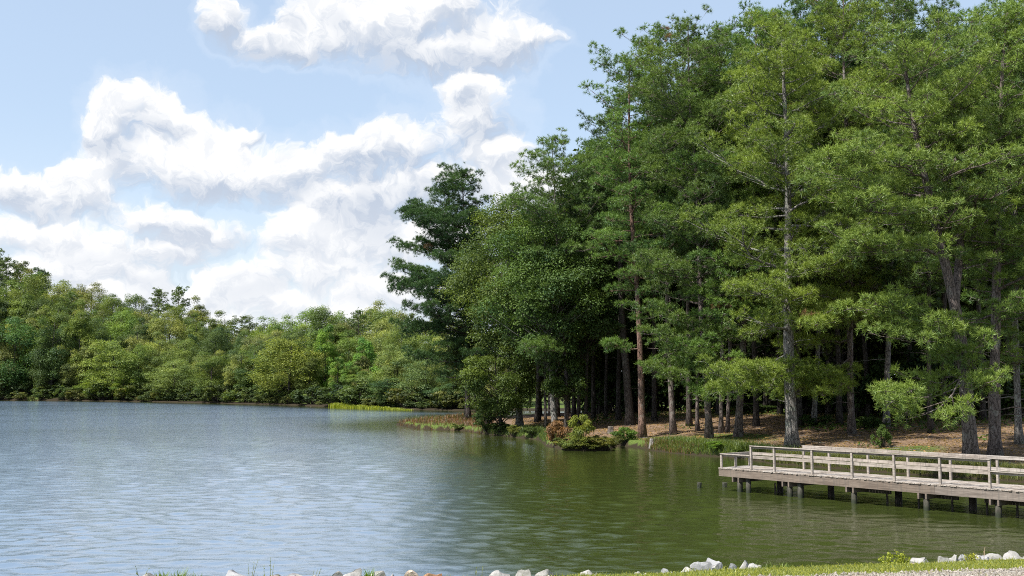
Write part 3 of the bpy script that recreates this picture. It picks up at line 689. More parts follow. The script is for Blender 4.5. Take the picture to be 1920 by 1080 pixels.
# extra slim pines deep in the wood
protoP = [pine('deep_pine', 500 + k, [([(0, 0, 0), (.3, 0, 12), (rng.uniform(-.6, .6), .2, 27)], 13, 1)], 4.6, .24, nb=8, dens=.8, spacing=.55, wd=.06, bark=M_bark_dark) for k in range(2)]
for q, (px, Y) in enumerate([(1225,108),(1290,101),(1345,112),(1415,96),(1460,108),(1550,104),(1570,92),(1625,98),(1645,108),(1700,96),(1725,104),(1790,92),(1838,88),(1885,94),(1112,118),(1158,112)]):
    X = (px - 960) / F * Y
    topy = np.interp(px, [1085, 1150, 1250, 1400, 1600, 1800, 1900], [310, 200, 90, 40, 5, 60, 30])
    H = at_y(px, topy, Y)[2] - gz(X, Y)
    plant_tree('pine_tree', protoP[q % 2], (X, Y, gz(X, Y)), f'slender pine {"far" if Y > 104 else "slightly"} back ' + side(px, PLM), 'pine tree', 'slender pines far back in the wood', DG, q * 1.3, (1, 1, H / 27))

# ---------------------------------------------------------------- the far shore
FP = [broadleaf('far_tree', 600 + k, 20, [5.2, 4.6, 5.6, 4.2, 5.0, 6.0][k], [.6, 1.0, .3, .8, 1.2, .4][k], [46, 36, 50, 34, 40, 60][k], 19000, .31, r0=.25, flat=.9, cl=(.22, .42), cone=[.1, .35, 0, .45, .15, .0][k]) for k in range(6)]
FPP = [pine('far_pine', 650 + k, [([(0, 0, 0), (.3, 0, 10), (.2, 0, 24)], 11, 1)], 4.0, .26, nb=7, ln=.42, wd=.12, dens=.8, spacing=.42) for k in range(2)]
SKY_L = ([-60, 0, 30, 60, 90, 130, 170, 200, 235, 290, 330, 370, 440, 520, 570, 600, 650, 700, 770, 860, 960], [460, 468, 464, 472, 498, 514, 524, 538, 533, 546, 543, 552, 565, 578, 570, 562, 562, 558, 568, 576, 580])
tones = [((.150, .195, .068), 'green'), ((.225, .255, .100), 'pale yellowish'), ((.092, .135, .060), 'dark green'), ((.160, .228, .070), 'bright green'), ((.180, .195, .090), 'dull olive')]
rows = [(8, .38), (17, .55), (27, .70), (39, .82), (53, .93), (68, 1.0)]
farS = np.array(FARSH + [(15, 201), (60, 214)])
def far_pt(px, d):
    """point d metres inland of the far shore on the bearing px"""
    m = (px - 960) / F; lo = 150.0; ys = np.arange(180, 520, .5); P = np.stack([ys * m, ys], 1)
    dd = sdist(P, FAR); k = np.argmax(dd >= d); return P[k]
nfar = 0
FLM = [(30, 'the dark corner tree'), (100, 'the dense dark tree'), (150, 'the forked yellow green tree'), (215, 'the silvery leaning tree'), (328, 'the feathery pale tree'), (400, 'the rounded tree'), (475, 'the grey green tree'), (545, 'the largest pale yellow tree'), (610, 'the tallest fresh green tree'), (686, 'the pointed fresh green tree'), (742, 'the hazy silver tree'), (800, 'the blue grey tree'), (850, 'the shadowy end tree')]
ROWN = ['at the waterline', 'behind the waterline', 'low on the slope', 'midway up the slope', 'high on the slope', 'on the skyline']
for ri, (d, fr) in enumerate(rows):
    px = -70.0 + ri * 11
    while px < 1000:
        p = far_pt(px, d + rng.uniform(-3, 3)); Y = p[1]
        front = np.interp(px, [0, 300, 600, 860], [600, 625, 650, 660])
        topy = front + (np.interp(px, *SKY_L) - front) * ((fr - .38) / .62) ** .8 + rng.uniform(-4, 22)
        if ri == 5: topy = np.interp(px, *SKY_L) + rng.uniform(-5, 12)
        gz_ = gz(*p); H = float(np.clip(at_y(px, topy, Y)[2] - gz_, 7, 30))
        if ri >= 3 and rng.random() < .16:
            ms, hh, colr = FPP[rng.integers(2)], 24, (.10, .15, .055); nm = 'pine_tree'; lab = f'dark far pine {ROWN[ri]} ' + side(px, FLM, 'above'); cat = 'pine tree'; grp = 'pines on the wooded hill across the lake'
        else:
            k = rng.integers(6); ms, hh = FP[k], 20; tn = tones[rng.integers(5)]; colr = tn[0]; nm = 'broadleaf_tree'; cat = 'broadleaf tree'
            if ri == 0: lab = f'{tn[1]} far tree {ROWN[ri]} ' + side(px, FLM, 'beside'); grp = f'{tn[1]} trees on the waterline across the lake'
            else: lab = f'{tn[1]} far tree {ROWN[ri]} ' + side(px, FLM, 'above'); grp = f'{tn[1]} trees of the wooded hillside across the lake'
        sz = H / hh; wd_ = np.clip(sz * rng.uniform(.95, 1.2), .6, 1.35)
        plant_tree(nm, ms, (p[0], p[1], gz_), lab, cat, grp, colr, rng.uniform(0, 6.28), (wd_, wd_, sz)); nfar += 1
        px += rng.uniform(.75, 1.2) * (7.2 if ri < 3 else 8.2) / Y * F * (.9 if ri == 0 else 1)
# hand-placed front trees of the far shore: px, top py, half-width px, inland m, colour, proto, label
FRONT = [(30,585,52,5,(.045,.078,.034),2,'broad very dark tree at the left end of the far shore'),
 (100,570,40,5,(.060,.09,.036),0,'dark dense tree beside the first pale one on the far shore'),
 (150,560,34,8,(.105,.13,.036),1,'tall yellow green tree with a dark forked trunk at the far left shore'),
 (215,628,44,4,(.135,.155,.055),5,'wide silvery green tree leaning to the water on the far left shore'),
 (185,690,30,3,(.12,.155,.04),2,'fresh yellow green small tree at the foot of the silvery one'),
 (235,700,26,2.5,(.125,.16,.036),0,'bright yellow green rounded tree touching the far water'),
 (328,668,40,3,(.125,.145,.065),5,'low spreading pale tree with feathery layers on the far shore'),
 (400,655,40,5,(.085,.115,.042),2,'mid green rounded tree left of the largest pale far tree'),
 (475,640,36,7,(.075,.105,.040),0,'grey green tree in the middle of the far shore'),
 (545,622,62,5,(.135,.155,.048),5,'largest pale yellow tree in the middle of the far shore'),
 (610,585,36,12,(.095,.155,.036),3,'tallest fresh green tree near the centre of the far shore'),
 (635,655,24,6,(.10,.155,.040),3,'narrow fresh green tree below the tallest one'),
 (686,612,34,10,(.095,.155,.040),3,'pointed fresh green tree right of the tallest one'),
 (672,686,34,3.5,(.085,.115,.038),1,'small cone shaped olive tree above the yellow marsh plants'),
 (742,640,44,6,(.12,.14,.065),2,'hazy silver green tree right of the marsh plants'),
 (800,660,44,5,(.085,.115,.062),5,'blue grey tree seen under the limbs of the spit pine'),
 (730,700,40,3,(.05,.082,.046),0,'shadowy blue green tree low behind the marsh plants'),
 (850,690,34,4,(.05,.082,.046),2,'shadowy tree at the right end of the far shore behind the spit')]
for px, ty, hw, d, colr, k, lab in FRONT:
    p = far_pt(px, d); g_ = gz(*p); H = at_y(px, ty, p[1])[2] - g_; rw = hw / F * p[1]
    colr = (1.50 * colr[0], 1.6 * colr[1], 1.5 * colr[2])
    plant_tree('broadleaf_tree', FP[k], (p[0], p[1], g_), lab, 'broadleaf tree', None, colr, px * .7, (rw / 4.9, rw / 4.9, H / 20))
# bushes on the far waterline
BP = [broadleaf('bush', 700 + k, 2.2, 1.5, .1, 26, 1500, .22, trunk=False) for k in range(4)]
q = 0
BUSH = [(122,722,.10,.15,.05,'pale green bush below the dark trees at the far left waterline'),(262,742,.14,.13,.05,'tan bush at the far waterline left of the yellow one'),(294,732,.16,.17,.04,'yellow green bush at the far waterline beside the feathery tree'),
        (434,728,.13,.19,.05,'single bright bush alone in the dark middle of the far waterline'),(640,742,.13,.16,.04,'pale bush at the landward end of the yellow marsh plants'),(655,737,.10,.14,.05,'green bush behind the yellow marsh plants'),(20,738,.07,.10,.04,'dull bush at the far left end of the waterline')]
for px, ty, r_, g_, b_, lab in BUSH:
    p = far_pt(px, 1.2); z0 = gz(*p); H = at_y(px, ty, p[1])[2] - z0; sc = H / 2.2
    plant_tree('shrub', BP[q % 4], (p[0], p[1], z0 - .1), lab, 'shrub', None, (r_, g_, b_), q * 1.1, (sc * .85, sc * .85, sc), ('stem', 'foliage')); q += 1
px = -20
while px < 900:
    p = far_pt(px, rng.uniform(.6, 2.5)); z0 = gz(*p); sc = rng.choice([.6, 1.0, 1.5, 2.4]) * rng.uniform(.8, 1.15)
    plant_tree('shrub', BP[rng.integers(4)], (p[0], p[1], z0 - .2), f'{"big" if sc > 1.4 else "small"} low waterline bush across the lake ' + side(px, FLM, 'below'), 'shrub', 'low bushes along the waterline across the lake', [(.05, .075, .032), (.075, .105, .04), (.11, .125, .05)][rng.integers(3)], rng.uniform(0, 6), (sc * 1.3, sc * 1.3, sc), ('stem', 'foliage'))
    if rng.random() < .8:
        p = far_pt(px + 8, rng.uniform(4, 7)); z0 = gz(*p); sc2 = rng.uniform(1.3, 2.2)
        plant_tree('shrub', BP[rng.integers(4)], (p[0], p[1], z0 - .2), f'{"tall" if sc2 > 2 else ("medium" if sc2 > 1.6 else "short")} bush set behind the waterline ' + side(px + 8, FLM, 'below'), 'shrub', 'bushes set back from the far waterline', (.07, .10, .038), rng.uniform(0, 6), (sc2 * 1.4, sc2 * 1.4, sc2), ('stem', 'foliage'))
    px += rng.uniform(14, 26)

# ---------------------------------------------------------------- grasses and reeds (stuff)
def blades(name, P, h, wd, lean, colr, label, cat, rng, tint=None):
    """P (n,3) roots; curved two-segment blades"""
    n = len(P); a = rng.uniform(0, 6.28, n); d = np.stack([np.cos(a), np.sin(a), np.zeros(n)], 1); sd_ = np.stack([-d[:, 1], d[:, 0], d[:, 2]], 1)
    b2 = rng.uniform(0, 6.28, n); sd_ = np.stack([np.cos(b2), np.sin(b2), np.zeros(n)], 1)
    hh = (h * rng.uniform(.5, 1.25, n))[:, None]; ww = wd * rng.uniform(.7, 1.3, n)[:, None]; ln_ = lean * rng.uniform(.2, 1.3, n)[:, None]
    up = np.array([[0, 0, 1.]])
    m = P + up * hh * .55 + d * hh * ln_ * .3; t = P + up * hh * (1 - .25 * ln_) + d * hh * ln_
    V = np.stack([P - sd_ * ww, P + sd_ * ww, m + sd_ * ww * .8, m - sd_ * ww * .8, t], 1).reshape(-1, 3)
    k = np.arange(n)[:, None] * 5
    tn = rng.uniform(0, 1, n) if tint is None else tint
    me = mesh_np(name, V, [k + np.array([[0, 1, 2, 3]]), k + np.array([[3, 2, 4]])], False, dict(tint=np.repeat(tn, 5)), (M_grass,))
    o = link(name, me, None, colr); return tag(o, label, cat, kind='stuff')
def along(poly, s0, s1, n, inl, rng, z_off=-.03):
    """random land points along a stretch of a polyline, up to inl metres inland"""
    poly = np.asarray(poly); seg = np.linalg.norm(np.diff(poly, axis=0), axis=1); cum = np.concatenate([[0], np.cumsum(seg)]); u = rng.uniform(s0, s1, n) * cum[-1]
    P = np.stack([np.interp(u, cum, poly[:, 0]), np.interp(u, cum, poly[:, 1])], 1)
    P += rng.normal(0, 1, (n, 2)) * inl * .6
    dd = sdist(P, PEN) + .25 * wob(P, 1.1) + .12 * wob(P, 3.1, 2); P = P[(dd > .02) & (dd < inl)]
    return np.column_stack([P, terrain(P)[0] + z_off])
rng = np.random.default_rng(11)
SH = np.array(SHORE)
def cum_at(px):   # fraction along the shore nearest to picture bearing px
    seg = np.linalg.norm(np.diff(SH, axis=0), axis=1); cum = np.concatenate([[0], np.cumsum(seg)]); bx = 960 + SH[:, 0] / SH[:, 1] * F
    return float(np.interp(px, bx, cum) / cum[-1])
blades('bank_grass', along(SH, cum_at(900), cum_at(1025), 9000, 2.2, rng), .5, .016, .45, (.085, .12, .030), 'lush green grass along the bank under the leaning broadleaf tree', 'grass', rng)
blades('bank_grass', along(SH, cum_at(1225), cum_at(1400), 20000, 2.6, rng), .55, .014, .5, (.105, .145, .035), 'tall yellow green grass along the bank left of the pier', 'grass', rng)
blades('bank_grass', along(SH, cum_at(1400), cum_at(1925), 50000, 1.5, rng), .40, .012, .6, (.115, .125, .045), 'tan and green grass overhanging the dark bank behind the pier', 'grass', rng)
blades('dry_grass', along(SH, cum_at(1205), cum_at(1290), 6000, 1.0, rng), .42, .012, .5, (.20, .135, .085), 'dry brown grass on the bank by the pale stump', 'grass', rng)
blades('bank_grass', along(SH, cum_at(1290), cum_at(1920), 34000, 7.5, rng), .10, .010, .6, (.10, .135, .035), 'short thin grass on the slope behind the pier', 'grass', rng)
# the brown spit
n = 16000; P = np.column_stack([rng.uniform(-16, -2, n), rng.uniform(110, 165, n)]); dd = sdist(P, PEN); P = P[(dd > -.1) & (P[:, 1] > 112)]
blades('dead_reeds', np.column_stack([P, np.maximum(terrain(P)[0], 0) - .03]), .55, .022, .7, (.165, .095, .065), 'dead reddish brown brush covering the low spit', 'reeds', rng)
n = 700; P = np.column_stack([rng.uniform(-16, -4, n), rng.uniform(118, 150, n)]); P = P[sdist(P, PEN) > .1]
blades('green_reeds', np.column_stack([P, terrain(P)[0] - .03]), .85, .03, .5, (.085, .11, .035), 'sparse green reeds standing above the dead brush of the spit', 'reeds', rng)
# yellow marsh plants on the far side
mp = np.array([wp(628, 763.5), wp(660, 764.5), wp(700, 766), wp(735, 767.5), wp(762, 769)])
n = 9000; u = rng.uniform(0, 1, n) ** 1.2; P = np.stack([np.interp(u, np.linspace(0, 1, 5), mp[:, 0]), np.interp(u, np.linspace(0, 1, 5), mp[:, 1])], 1) + rng.normal(0, 1, (n, 2)) * np.array([.5, 1.0])
P3 = np.column_stack([P, np.full(n, -.05)])
hgt = np.interp(u, [0, .15, .5, .9, 1], [.8, .7, .5, .3, .2]) * (1 + .3 * np.sin(u * 40))
blades('marsh_plants', P3, hgt, .05, .4, (.24, .27, .035), 'low bright yellow green marsh plants on the tongue at the far shore', 'marsh plants', rng)
# ivy like ground cover in the wood
n = 30000; P = np.column_stack([rng.uniform(8, 60, n), rng.uniform(72, 140, n)]); dd = sdist(P, PEN); m = (dd > 6) & (wob(P, .14, 4) + .5 * wob(P, .5, 1) + np.clip((dd - 16) / 14, -.5, .6) > .25); P = P[m]
Pn = np.column_stack([P, terrain(P)[0] + rng.uniform(.03, .35, len(P))])
V, Ff, tt = leaves(rng, Pn, rng.normal(0, .5, Pn.shape) + np.array([0, 0, 1]), .26, rng.uniform(.1, .9, len(Pn)))
o = link('ground_cover', mesh_np('ground_cover', V, Ff, False, dict(tint=tt), (M_leaf,)), None, (.060, .105, .028)); tag(o, 'low leafy ground cover spreading under the trees', 'ground cover', kind='stuff')

n = 60000; P = np.column_stack([rng.uniform(0, 48, n), rng.uniform(58, 125, n)]); dd = sdist(P, PEN); P = P[(dd > .6) & (dd < 30)]
Pn = np.column_stack([P, terrain(P)[0] + .015]); V, Ff, tt = leaves(rng, Pn, rng.normal(0, .35, Pn.shape) + np.array([0, 0, 1]), .17, rng.uniform(0, 1, len(Pn)))
o = link('pine_straw', mesh_np('pine_straw', V, Ff, False, dict(tint=tt), (M_leaf,)), None, (.26, .175, .115)); tag(o, 'brown fallen needles and leaves littering the slope', 'leaf litter', kind='stuff')
g = Geo(); n = 260; P = np.column_stack([rng.uniform(2, 40, n), rng.uniform(60, 115, n)]); P = P[sdist(P, PEN) > 1.5]; A = np.column_stack([P, terrain(P)[0] + .03]); th_ = rng.uniform(0, 6.28, len(P)); L_ = rng.uniform(.3, 1.6, len(P)); B = A + np.column_stack([np.cos(th_) * L_, np.sin(th_) * L_, rng.uniform(-.02, .15, len(P))])
g.segs(A, B, .02, .008, 4); o = link('fallen_twigs', g.mesh('fallen_twigs', M_bark_grey), None); tag(o, 'thin fallen twigs scattered over the brown slope', 'twigs', kind='stuff')

# ---------------------------------------------------------------- shoreline shrubs and stumps
SP = [broadleaf('shrub', 720 + k, 1.6, 1.0, .05, 30, 5200, .10, trunk=False, cl=(.13, .36), flat=.8) for k in range(5)]
SHR = [(1042,838,782,24,(.23,.125,.075),0,'reddish tan bush on the bank at the left edge of the yellow bushes'),
 (1092,842,775,24,(.165,.185,.04),1,'tallest yellow green bush at the water, on the little headland'),
 (1064,845,818,24,(.125,.14,.04),2,'low olive bush at the waterline under the reddish one'),
 (1124,845,815,26,(.14,.145,.04),3,'low straw coloured bush right of the tallest yellow one'),
 (1094,847,826,28,(.10,.115,.03),4,'dark based bush hanging over the water on the headland'),
 (1172,836,796,24,(.10,.165,.038),0,'fresh green bush by the dark stump on the bank'),
 (1150,838,815,20,(.12,.13,.045),2,'small brownish bush between the headland and the fresh green one'),
 (1345,852,825,17,(.12,.19,.035),1,'bright green leafy weed in the tall grass of the bank'),
 (1390,858,838,16,(.10,.145,.035),3,'small green bush beside the end of the pier'),
 (912,810,768,26,(.045,.072,.026),4,'dark bush at the water under the leaning broadleaf tree'),
 (940,816,790,20,(.06,.09,.03),1,'mid green bush by the water right of the dark one'),
 (968,818,796,18,(.13,.15,.045),3,'pale bush in front of the grassy clearing'),
 (1000,822,798,20,(.055,.085,.028),0,'dark green bush between the grassy clearing and the headland'),
 (860,806,793,12,(.10,.125,.04),2,'little green bush where the brown spit joins the bank'),
 (1655,842,795,16,(.075,.125,.035),4,'young feathery evergreen behind the pier rail'),
 (1530,800,775,30,(.055,.095,.03),2,'leafy clump among the trunks behind the broad grey pine'),
 (1620,806,780,34,(.05,.09,.03),3,'leafy clump under the bright sweeping limb'),
 (1250,760,735,40,(.11,.14,.04),1,'pale brush at the top of the brown slope'),
 (1410,775,752,40,(.045,.08,.027),0,'dark leafy clump at the top of the slope behind the close pair')]
for px, py, ty, hw, colr, k, lab in SHR:
    b = hit(px, py - 2); H = at_y(px, ty, b[1])[2] - b[2]; rw = hw / F * b[1]
    plant_tree('shrub', SP[k], (b[0], b[1], b[2] - .08), lab, 'shrub', None, colr, px * .37, (rw / .95, rw / .95, H / 1.55), ('stem', 'foliage'))
# understorey clumps at the far edge of the slope
q = 0
for px in range(1110, 1930, 26):
    Y = np.interp(px, [1110, 1300, 1500, 1930], [128, 122, 108, 88]) + rng.uniform(-5, 6); X = (px - 960) / F * Y
    if sdist(np.array([[X, Y]]), PEN)[0] < 6: continue
    s_ = rng.uniform(1.3, 2.6)
    plant_tree('shrub', BP[q % 4], (X, Y, gz(X, Y) - .1), f'{"large" if s_ > 2 else "small"} shaded undergrowth bush ' + side(px, PLM), 'shrub', 'undergrowth bushes at the dark edge of the wood', (.045, .078, .027), rng.uniform(0, 6), (s_, s_, s_ * 1.1), ('stem', 'foliage')); q += 1

M_stump = simple_mat('stump_wood', c4(.06, .05, .042), c4(.15, .13, .11), 12)
M_pale = simple_mat('pale_stump_wood', c4(.13, .12, .11), c4(.32, .30, .28), 14)
def stump(px, py, w_, h_, m, lab, name='tree_stump', cat='stump', zed=None, slant=.15):
    b = hit(px, py) if zed is None else on_z(px, py, zed)
    r = w_ / 2 / F * b[1]; h = h_ / F * b[1]; g = Geo(); rng = np.random.default_rng(int(px)); k = 14
    zs = np.array([-.3 if zed is None else -1.2, 0, .12 * h, .5 * h, .93 * h, h]); rd = r * np.array([1.35, 1.3, 1.1, .95, .92, .8]) if zed is None else r * np.ones(6)
    rough = 1 + .10 * rng.normal(size=(1, k)) + .03 * rng.normal(size=(6, k))
    g.tube(np.column_stack([slant * zs * .3, zs * 0, zs]), rd, k, True, rough)
    o = link(name, g.mesh(name, m, False), None, None, b); return tag(o, lab, cat)
stump(1145, 812, 11, 12, M_stump, 'dark broken stump on the brown slope')
stump(1222, 834, 8, 11, M_pale, 'pale weathered stump at the edge of the bank')
M_pile, t_ = mat('weathered_pile')
co_ = t_.n('ShaderNodeTexCoord').outputs['Object']; zc_ = t_.n('ShaderNodeSeparateXYZ', i_0=co_).outputs[2]
nn_ = t_.noise(t_.vec('MULTIPLY', co_, (1, 1, .25)), 14, 6, .65)
cc_ = t_.mixc(t_.ramp(nn_, .35, .65), c4(.030, .029, .022), c4(.080, .076, .058))
cc_ = t_.mixc(t_.ramp(t_.math('ADD', zc_, t_.math('MULTIPLY', nn_, .25)), .42, .20), cc_, c4(.022, .028, .014))
bs_ = t_.n('ShaderNodeBsdfPrincipled', i_Roughness=.8); t_.set(bs_.inputs['Base Color'], cc_)
t_.n('ShaderNodeOutputMaterial', i_Surface=bs_.outputs[0])
stump(1311, 915, 8, 10, M_pile, 'short cut off post standing alone in the water left of the pier', 'old_post', 'post', 0)
stump(1359, 914, 9, 9, M_pile, 'broken off post in the water touching the corner of the pier', 'old_post', 'post', 0)

# ---------------------------------------------------------------- the pier
PZ = 1.12
nA_ = on_z(1348, 876.5, PZ)[:2]; nB_ = on_z(1920, 921, PZ)[:2]
ux = (nB_ - nA_) / np.linalg.norm(nB_ - nA_); uy = np.array([-ux[1], ux[0]])     # ux toward land, uy to the far side
if uy[1] < 0: uy = -uy
PA = math.atan2(ux[1], ux[0])
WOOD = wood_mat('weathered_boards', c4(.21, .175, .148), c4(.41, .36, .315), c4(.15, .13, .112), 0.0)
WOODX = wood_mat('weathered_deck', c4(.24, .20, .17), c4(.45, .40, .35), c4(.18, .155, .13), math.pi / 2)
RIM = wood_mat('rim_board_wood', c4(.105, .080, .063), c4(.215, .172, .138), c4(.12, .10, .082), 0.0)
DARKW = simple_mat('dark_pier_timber', c4(.03, .026, .022), c4(.075, .065, .055), 8)  # one dark tone for joists, inner piles and braces
root = empty('pier', (nA_[0], nA_[1], 0), PA); tag(root, 'weathered grey wooden pier with railings standing in the lake', 'pier')
PL = 26.0; PW = 2.3
X3, Y3, Z3 = np.eye(3)
def lp(px, off=0.0):
    """distance along the pier where the bearing px crosses the line off metres from the near edge"""
    m = (px - 960) / F; p0 = nA_ + uy * off
    return float((m * p0[1] - p0[0]) / (ux[0] - m * ux[1]))
np.random.seed(3); rr = random.Random(4)
g = Geo(); x = 0.0
while x < PL:
    wv = .138; g.box((x + wv / 2, PW / 2 + rr.uniform(-.012, .012), PZ - .02 + rr.uniform(-.003, .003)), X3, Y3, Z3, wv / 2 - .004, PW / 2 + .05 + rr.uniform(-.012, .02), .02, .0015); x += wv + .003
link('deck', g.mesh('pier_deck', WOODX, False), root)
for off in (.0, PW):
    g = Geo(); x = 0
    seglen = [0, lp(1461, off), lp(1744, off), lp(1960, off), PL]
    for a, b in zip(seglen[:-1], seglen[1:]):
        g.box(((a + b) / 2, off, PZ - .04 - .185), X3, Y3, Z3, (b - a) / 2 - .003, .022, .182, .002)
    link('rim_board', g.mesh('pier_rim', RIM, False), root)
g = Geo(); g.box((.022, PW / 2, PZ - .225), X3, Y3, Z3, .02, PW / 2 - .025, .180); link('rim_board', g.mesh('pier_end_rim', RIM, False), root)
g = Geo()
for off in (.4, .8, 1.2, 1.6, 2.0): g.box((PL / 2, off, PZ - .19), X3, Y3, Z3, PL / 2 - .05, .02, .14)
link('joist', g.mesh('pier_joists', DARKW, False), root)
# railings
def post(x, y, h):
    g = Geo(); g.box((x, y, PZ + h / 2 - .001), X3, Y3, Z3, .045, .045, h / 2 - .001, .002); link('rail_post', g.mesh('rail_post', WOOD, False), root)
def rail(x0, x1, y, z, w_, t_, name='rail'):
    g = Geo(); n = max(1, int((x1 - x0) / 4.2)); xs = np.linspace(x0, x1, n + 1)
    for a, b in zip(xs[:-1], xs[1:]): g.box(((a + b) / 2, y, z), X3, Y3, Z3, (b - a) / 2 - .002, w_ / 2, t_ / 2, .003)
    link(name, g.mesh('rail', WOOD, False), root)
TH, LH = 1.10, .67
near_tall = [lp(p, .08) for p in (1404, 1447, 1517, 1591, 1669, 1754, 1846)]
far_tall = [lp(p, PW - .08) for p in (1502, 1549, 1621, 1695, 1774, 1861, 1960)]
x_end = .10
for x in near_tall: post(x, .08, TH)
for x in far_tall: post(x, PW - .08, TH)
post(x_end, .08, LH - .03); post(x_end, PW / 2, LH - .03); post(x_end, PW - .08, LH - .03)
post(lp(1960, .08), .08, LH - .03)
nt0, nt1 = near_tall[0], near_tall[-1]; ft0, ft1 = far_tall[0], min(PL, far_tall[-1] + 2)
rail(nt0 - .06, nt1 + .06, .08, PZ + TH + .019, .14, .036, 'top_rail'); rail(nt0 - .02, nt1 + .02, .145, PZ + TH - .05, .036, .09, 'top_rail')
rail(ft0 - .06, ft1, PW - .08, PZ + TH + .019, .14, .036, 'top_rail'); rail(ft0 - .02, ft1, PW - .145, PZ + TH - .05, .036, .09, 'top_rail')
rail(nt0, nt1, .146, PZ + .60, .036, .14, 'mid_rail'); rail(ft0, ft1, PW - .146, PZ + .60, .036, .14, 'mid_rail')
for (a, b) in ((x_end - .05, nt0 - .048), (nt1 + .048, PL)):
    rail(a, b, .08, PZ + LH - .01, .14, .036, 'low_rail'); rail(a, b, .145, PZ + LH - .075, .036, .09, 'low_rail')
rail(x_end - .05, ft0 - .048, PW - .08, PZ + LH - .01, .14, .036, 'low_rail'); rail(x_end, ft0 - .048, PW - .145, PZ + LH - .075, .036, .09, 'low_rail')
g = Geo(); g.box((x_end, PW / 2, PZ + LH - .01), X3, Y3, Z3, .07, PW / 2 - .155, .018); g.box((x_end + .066, PW / 2, PZ + LH - .075), X3, Y3, Z3, .018, PW / 2 - .17, .045); link('low_rail', g.mesh('end_rail', WOOD, False), root)
# piles and cross beams
def pile(x, y, r, m=M_pile, z1=None):
    g = Geo(); z1 = PZ - .37 if z1 is None else z1
    zs = np.linspace(-1.8, z1, 7); g.tube(np.column_stack([np.full(7, x), np.full(7, y), zs]), np.full(7, r), 12, True, 1 + .03 * np.random.normal(size=(7, 12)))
    link('pile', g.mesh('pile', m), root)
for pb, pp in ((1368, 1373), (1460, 1472), (1578, 1594), (1711, 1730), (1843, 1859), (1985, 2003)):
    xb_ = lp(pb, -.03) + .2
    for dx in (-.17, .17):
        g = Geo(); g.box((xb_ + dx, PW / 2, PZ - .04 - .37 - .115), X3, Y3, Z3, .038, PW / 2 + .03, .112, .002); link('cross_beam', g.mesh('cross_beam', RIM, False), root)
    pile(xb_, .30, .125, M_pile, PZ - .44)
for px, py, r in ((1397, 925, .12), (1491, 935, .13)):
    p = on_z(px, py, 0)[:2] - nA_; pile(float(p @ ux), float(np.clip(p @ uy, .25, 2.0)), r, M_pile, PZ - .44)
for px in (1457, 1551, 1676, 1813, 1955):
    pile(lp(px, 1.75), 1.75, .15, DARKW, PZ - .44)
for px, py in ((1499, 937), (1655, 954), (1713, 960), (1775, 963), (1839, 973), (1895, 980), (1386, 924), (1448, 929)):
    p = on_z(px, py, 0)[:2] - nA_; x_, y_ = float(p @ ux), float(p @ uy)
    pile(lp(px, 1.0), 1.0, .045, DARKW, PZ - .62)
for a, b in (((1590, 1.0), (1662, 1.0)), ((1707, .8), (1782, .8)), ((1831, .8), (1905, .8))):
    g = Geo(); x0, x1 = lp(a[0], a[1]), lp(b[0], b[1]); g.box(((x0 + x1) / 2, 1.0, PZ - .60), X3, Y3, Z3, (x1 - x0) / 2, .05, .07); link('brace', g.mesh('brace', DARKW, False), root)

# ---------------------------------------------------------------- foreground bank: lawn, gravel, rocks, weeds
M_rock = simple_mat('limestone', c4(.13, .125, .118), c4(.36, .35, .335), 7, .85, .7)
M_rock_t = simple_mat('tan_stone', c4(.30, .20, .13), c4(.62, .52, .42), 7, .85, .7)
M_rock_g = simple_mat('grey_stone', c4(.14, .14, .145), c4(.34, .34, .35), 7, .85, .7)
import bmesh
def edge_pt(px, off=0.0):
    m = (px - 960) / F; y = 12.0
    for _ in range(6): y = np.interp(m * y, EDGE[:, 0], EDGE[:, 1]) + off
    return m * y, y
def rock(px, py_top, w_, h_, m, lab, seed, off=.22):
    rg = np.random.default_rng(seed); x_, y_ = edge_pt(px, off)
    wm = w_ / F * y_; top = at_y(px, py_top, y_)[2]; gzv = gz(x_, y_); hm = max(h_ / F * y_ * 1.5, top - gzv + .05)
    bm = bmesh.new(); bmesh.ops.create_icosphere(bm, subdivisions=3, radius=1)
    pl = [(rg.normal(size=3), rg.uniform(.34, .72)) for _ in range(20)]
    pl = [(p / np.linalg.norm(p), q) for p, q in pl]
    for v in bm.verts:
        c = np.array(v.co)
        for p, q in pl:
            dd = c @ p
            if dd > q: c = c - p * (dd - q) * .93
        c = c + .05 * np.sin(c * 7 + seed)[[1, 2, 0]] + rg.normal(0, .012, 3)
        v.co = c
    zz_ = np.array([v.co.z for v in bm.verts]); xx_ = np.array([v.co.x for v in bm.verts])
    for v in bm.verts:
        v.co.x *= wm / (xx_.max() - xx_.min()); v.co.y *= wm * .40 * rg.uniform(.999, 1.001); v.co.z = (v.co.z - zz_.max()) * hm / (zz_.max() - zz_.min()) * 1.0
    me = bpy.data.meshes.new('rock'); bm.to_mesh(me); bm.free(); me.materials.append(m)
    o = link('rock', me, None, None, (x_, y_, top)); o.rotation_euler.z = rg.uniform(-.5, .5)
    return tag(o, lab, 'rock', 'riprap rocks along the edge of the near bank')
W, Tn, Gr = M_rock, M_rock_t, M_rock_g
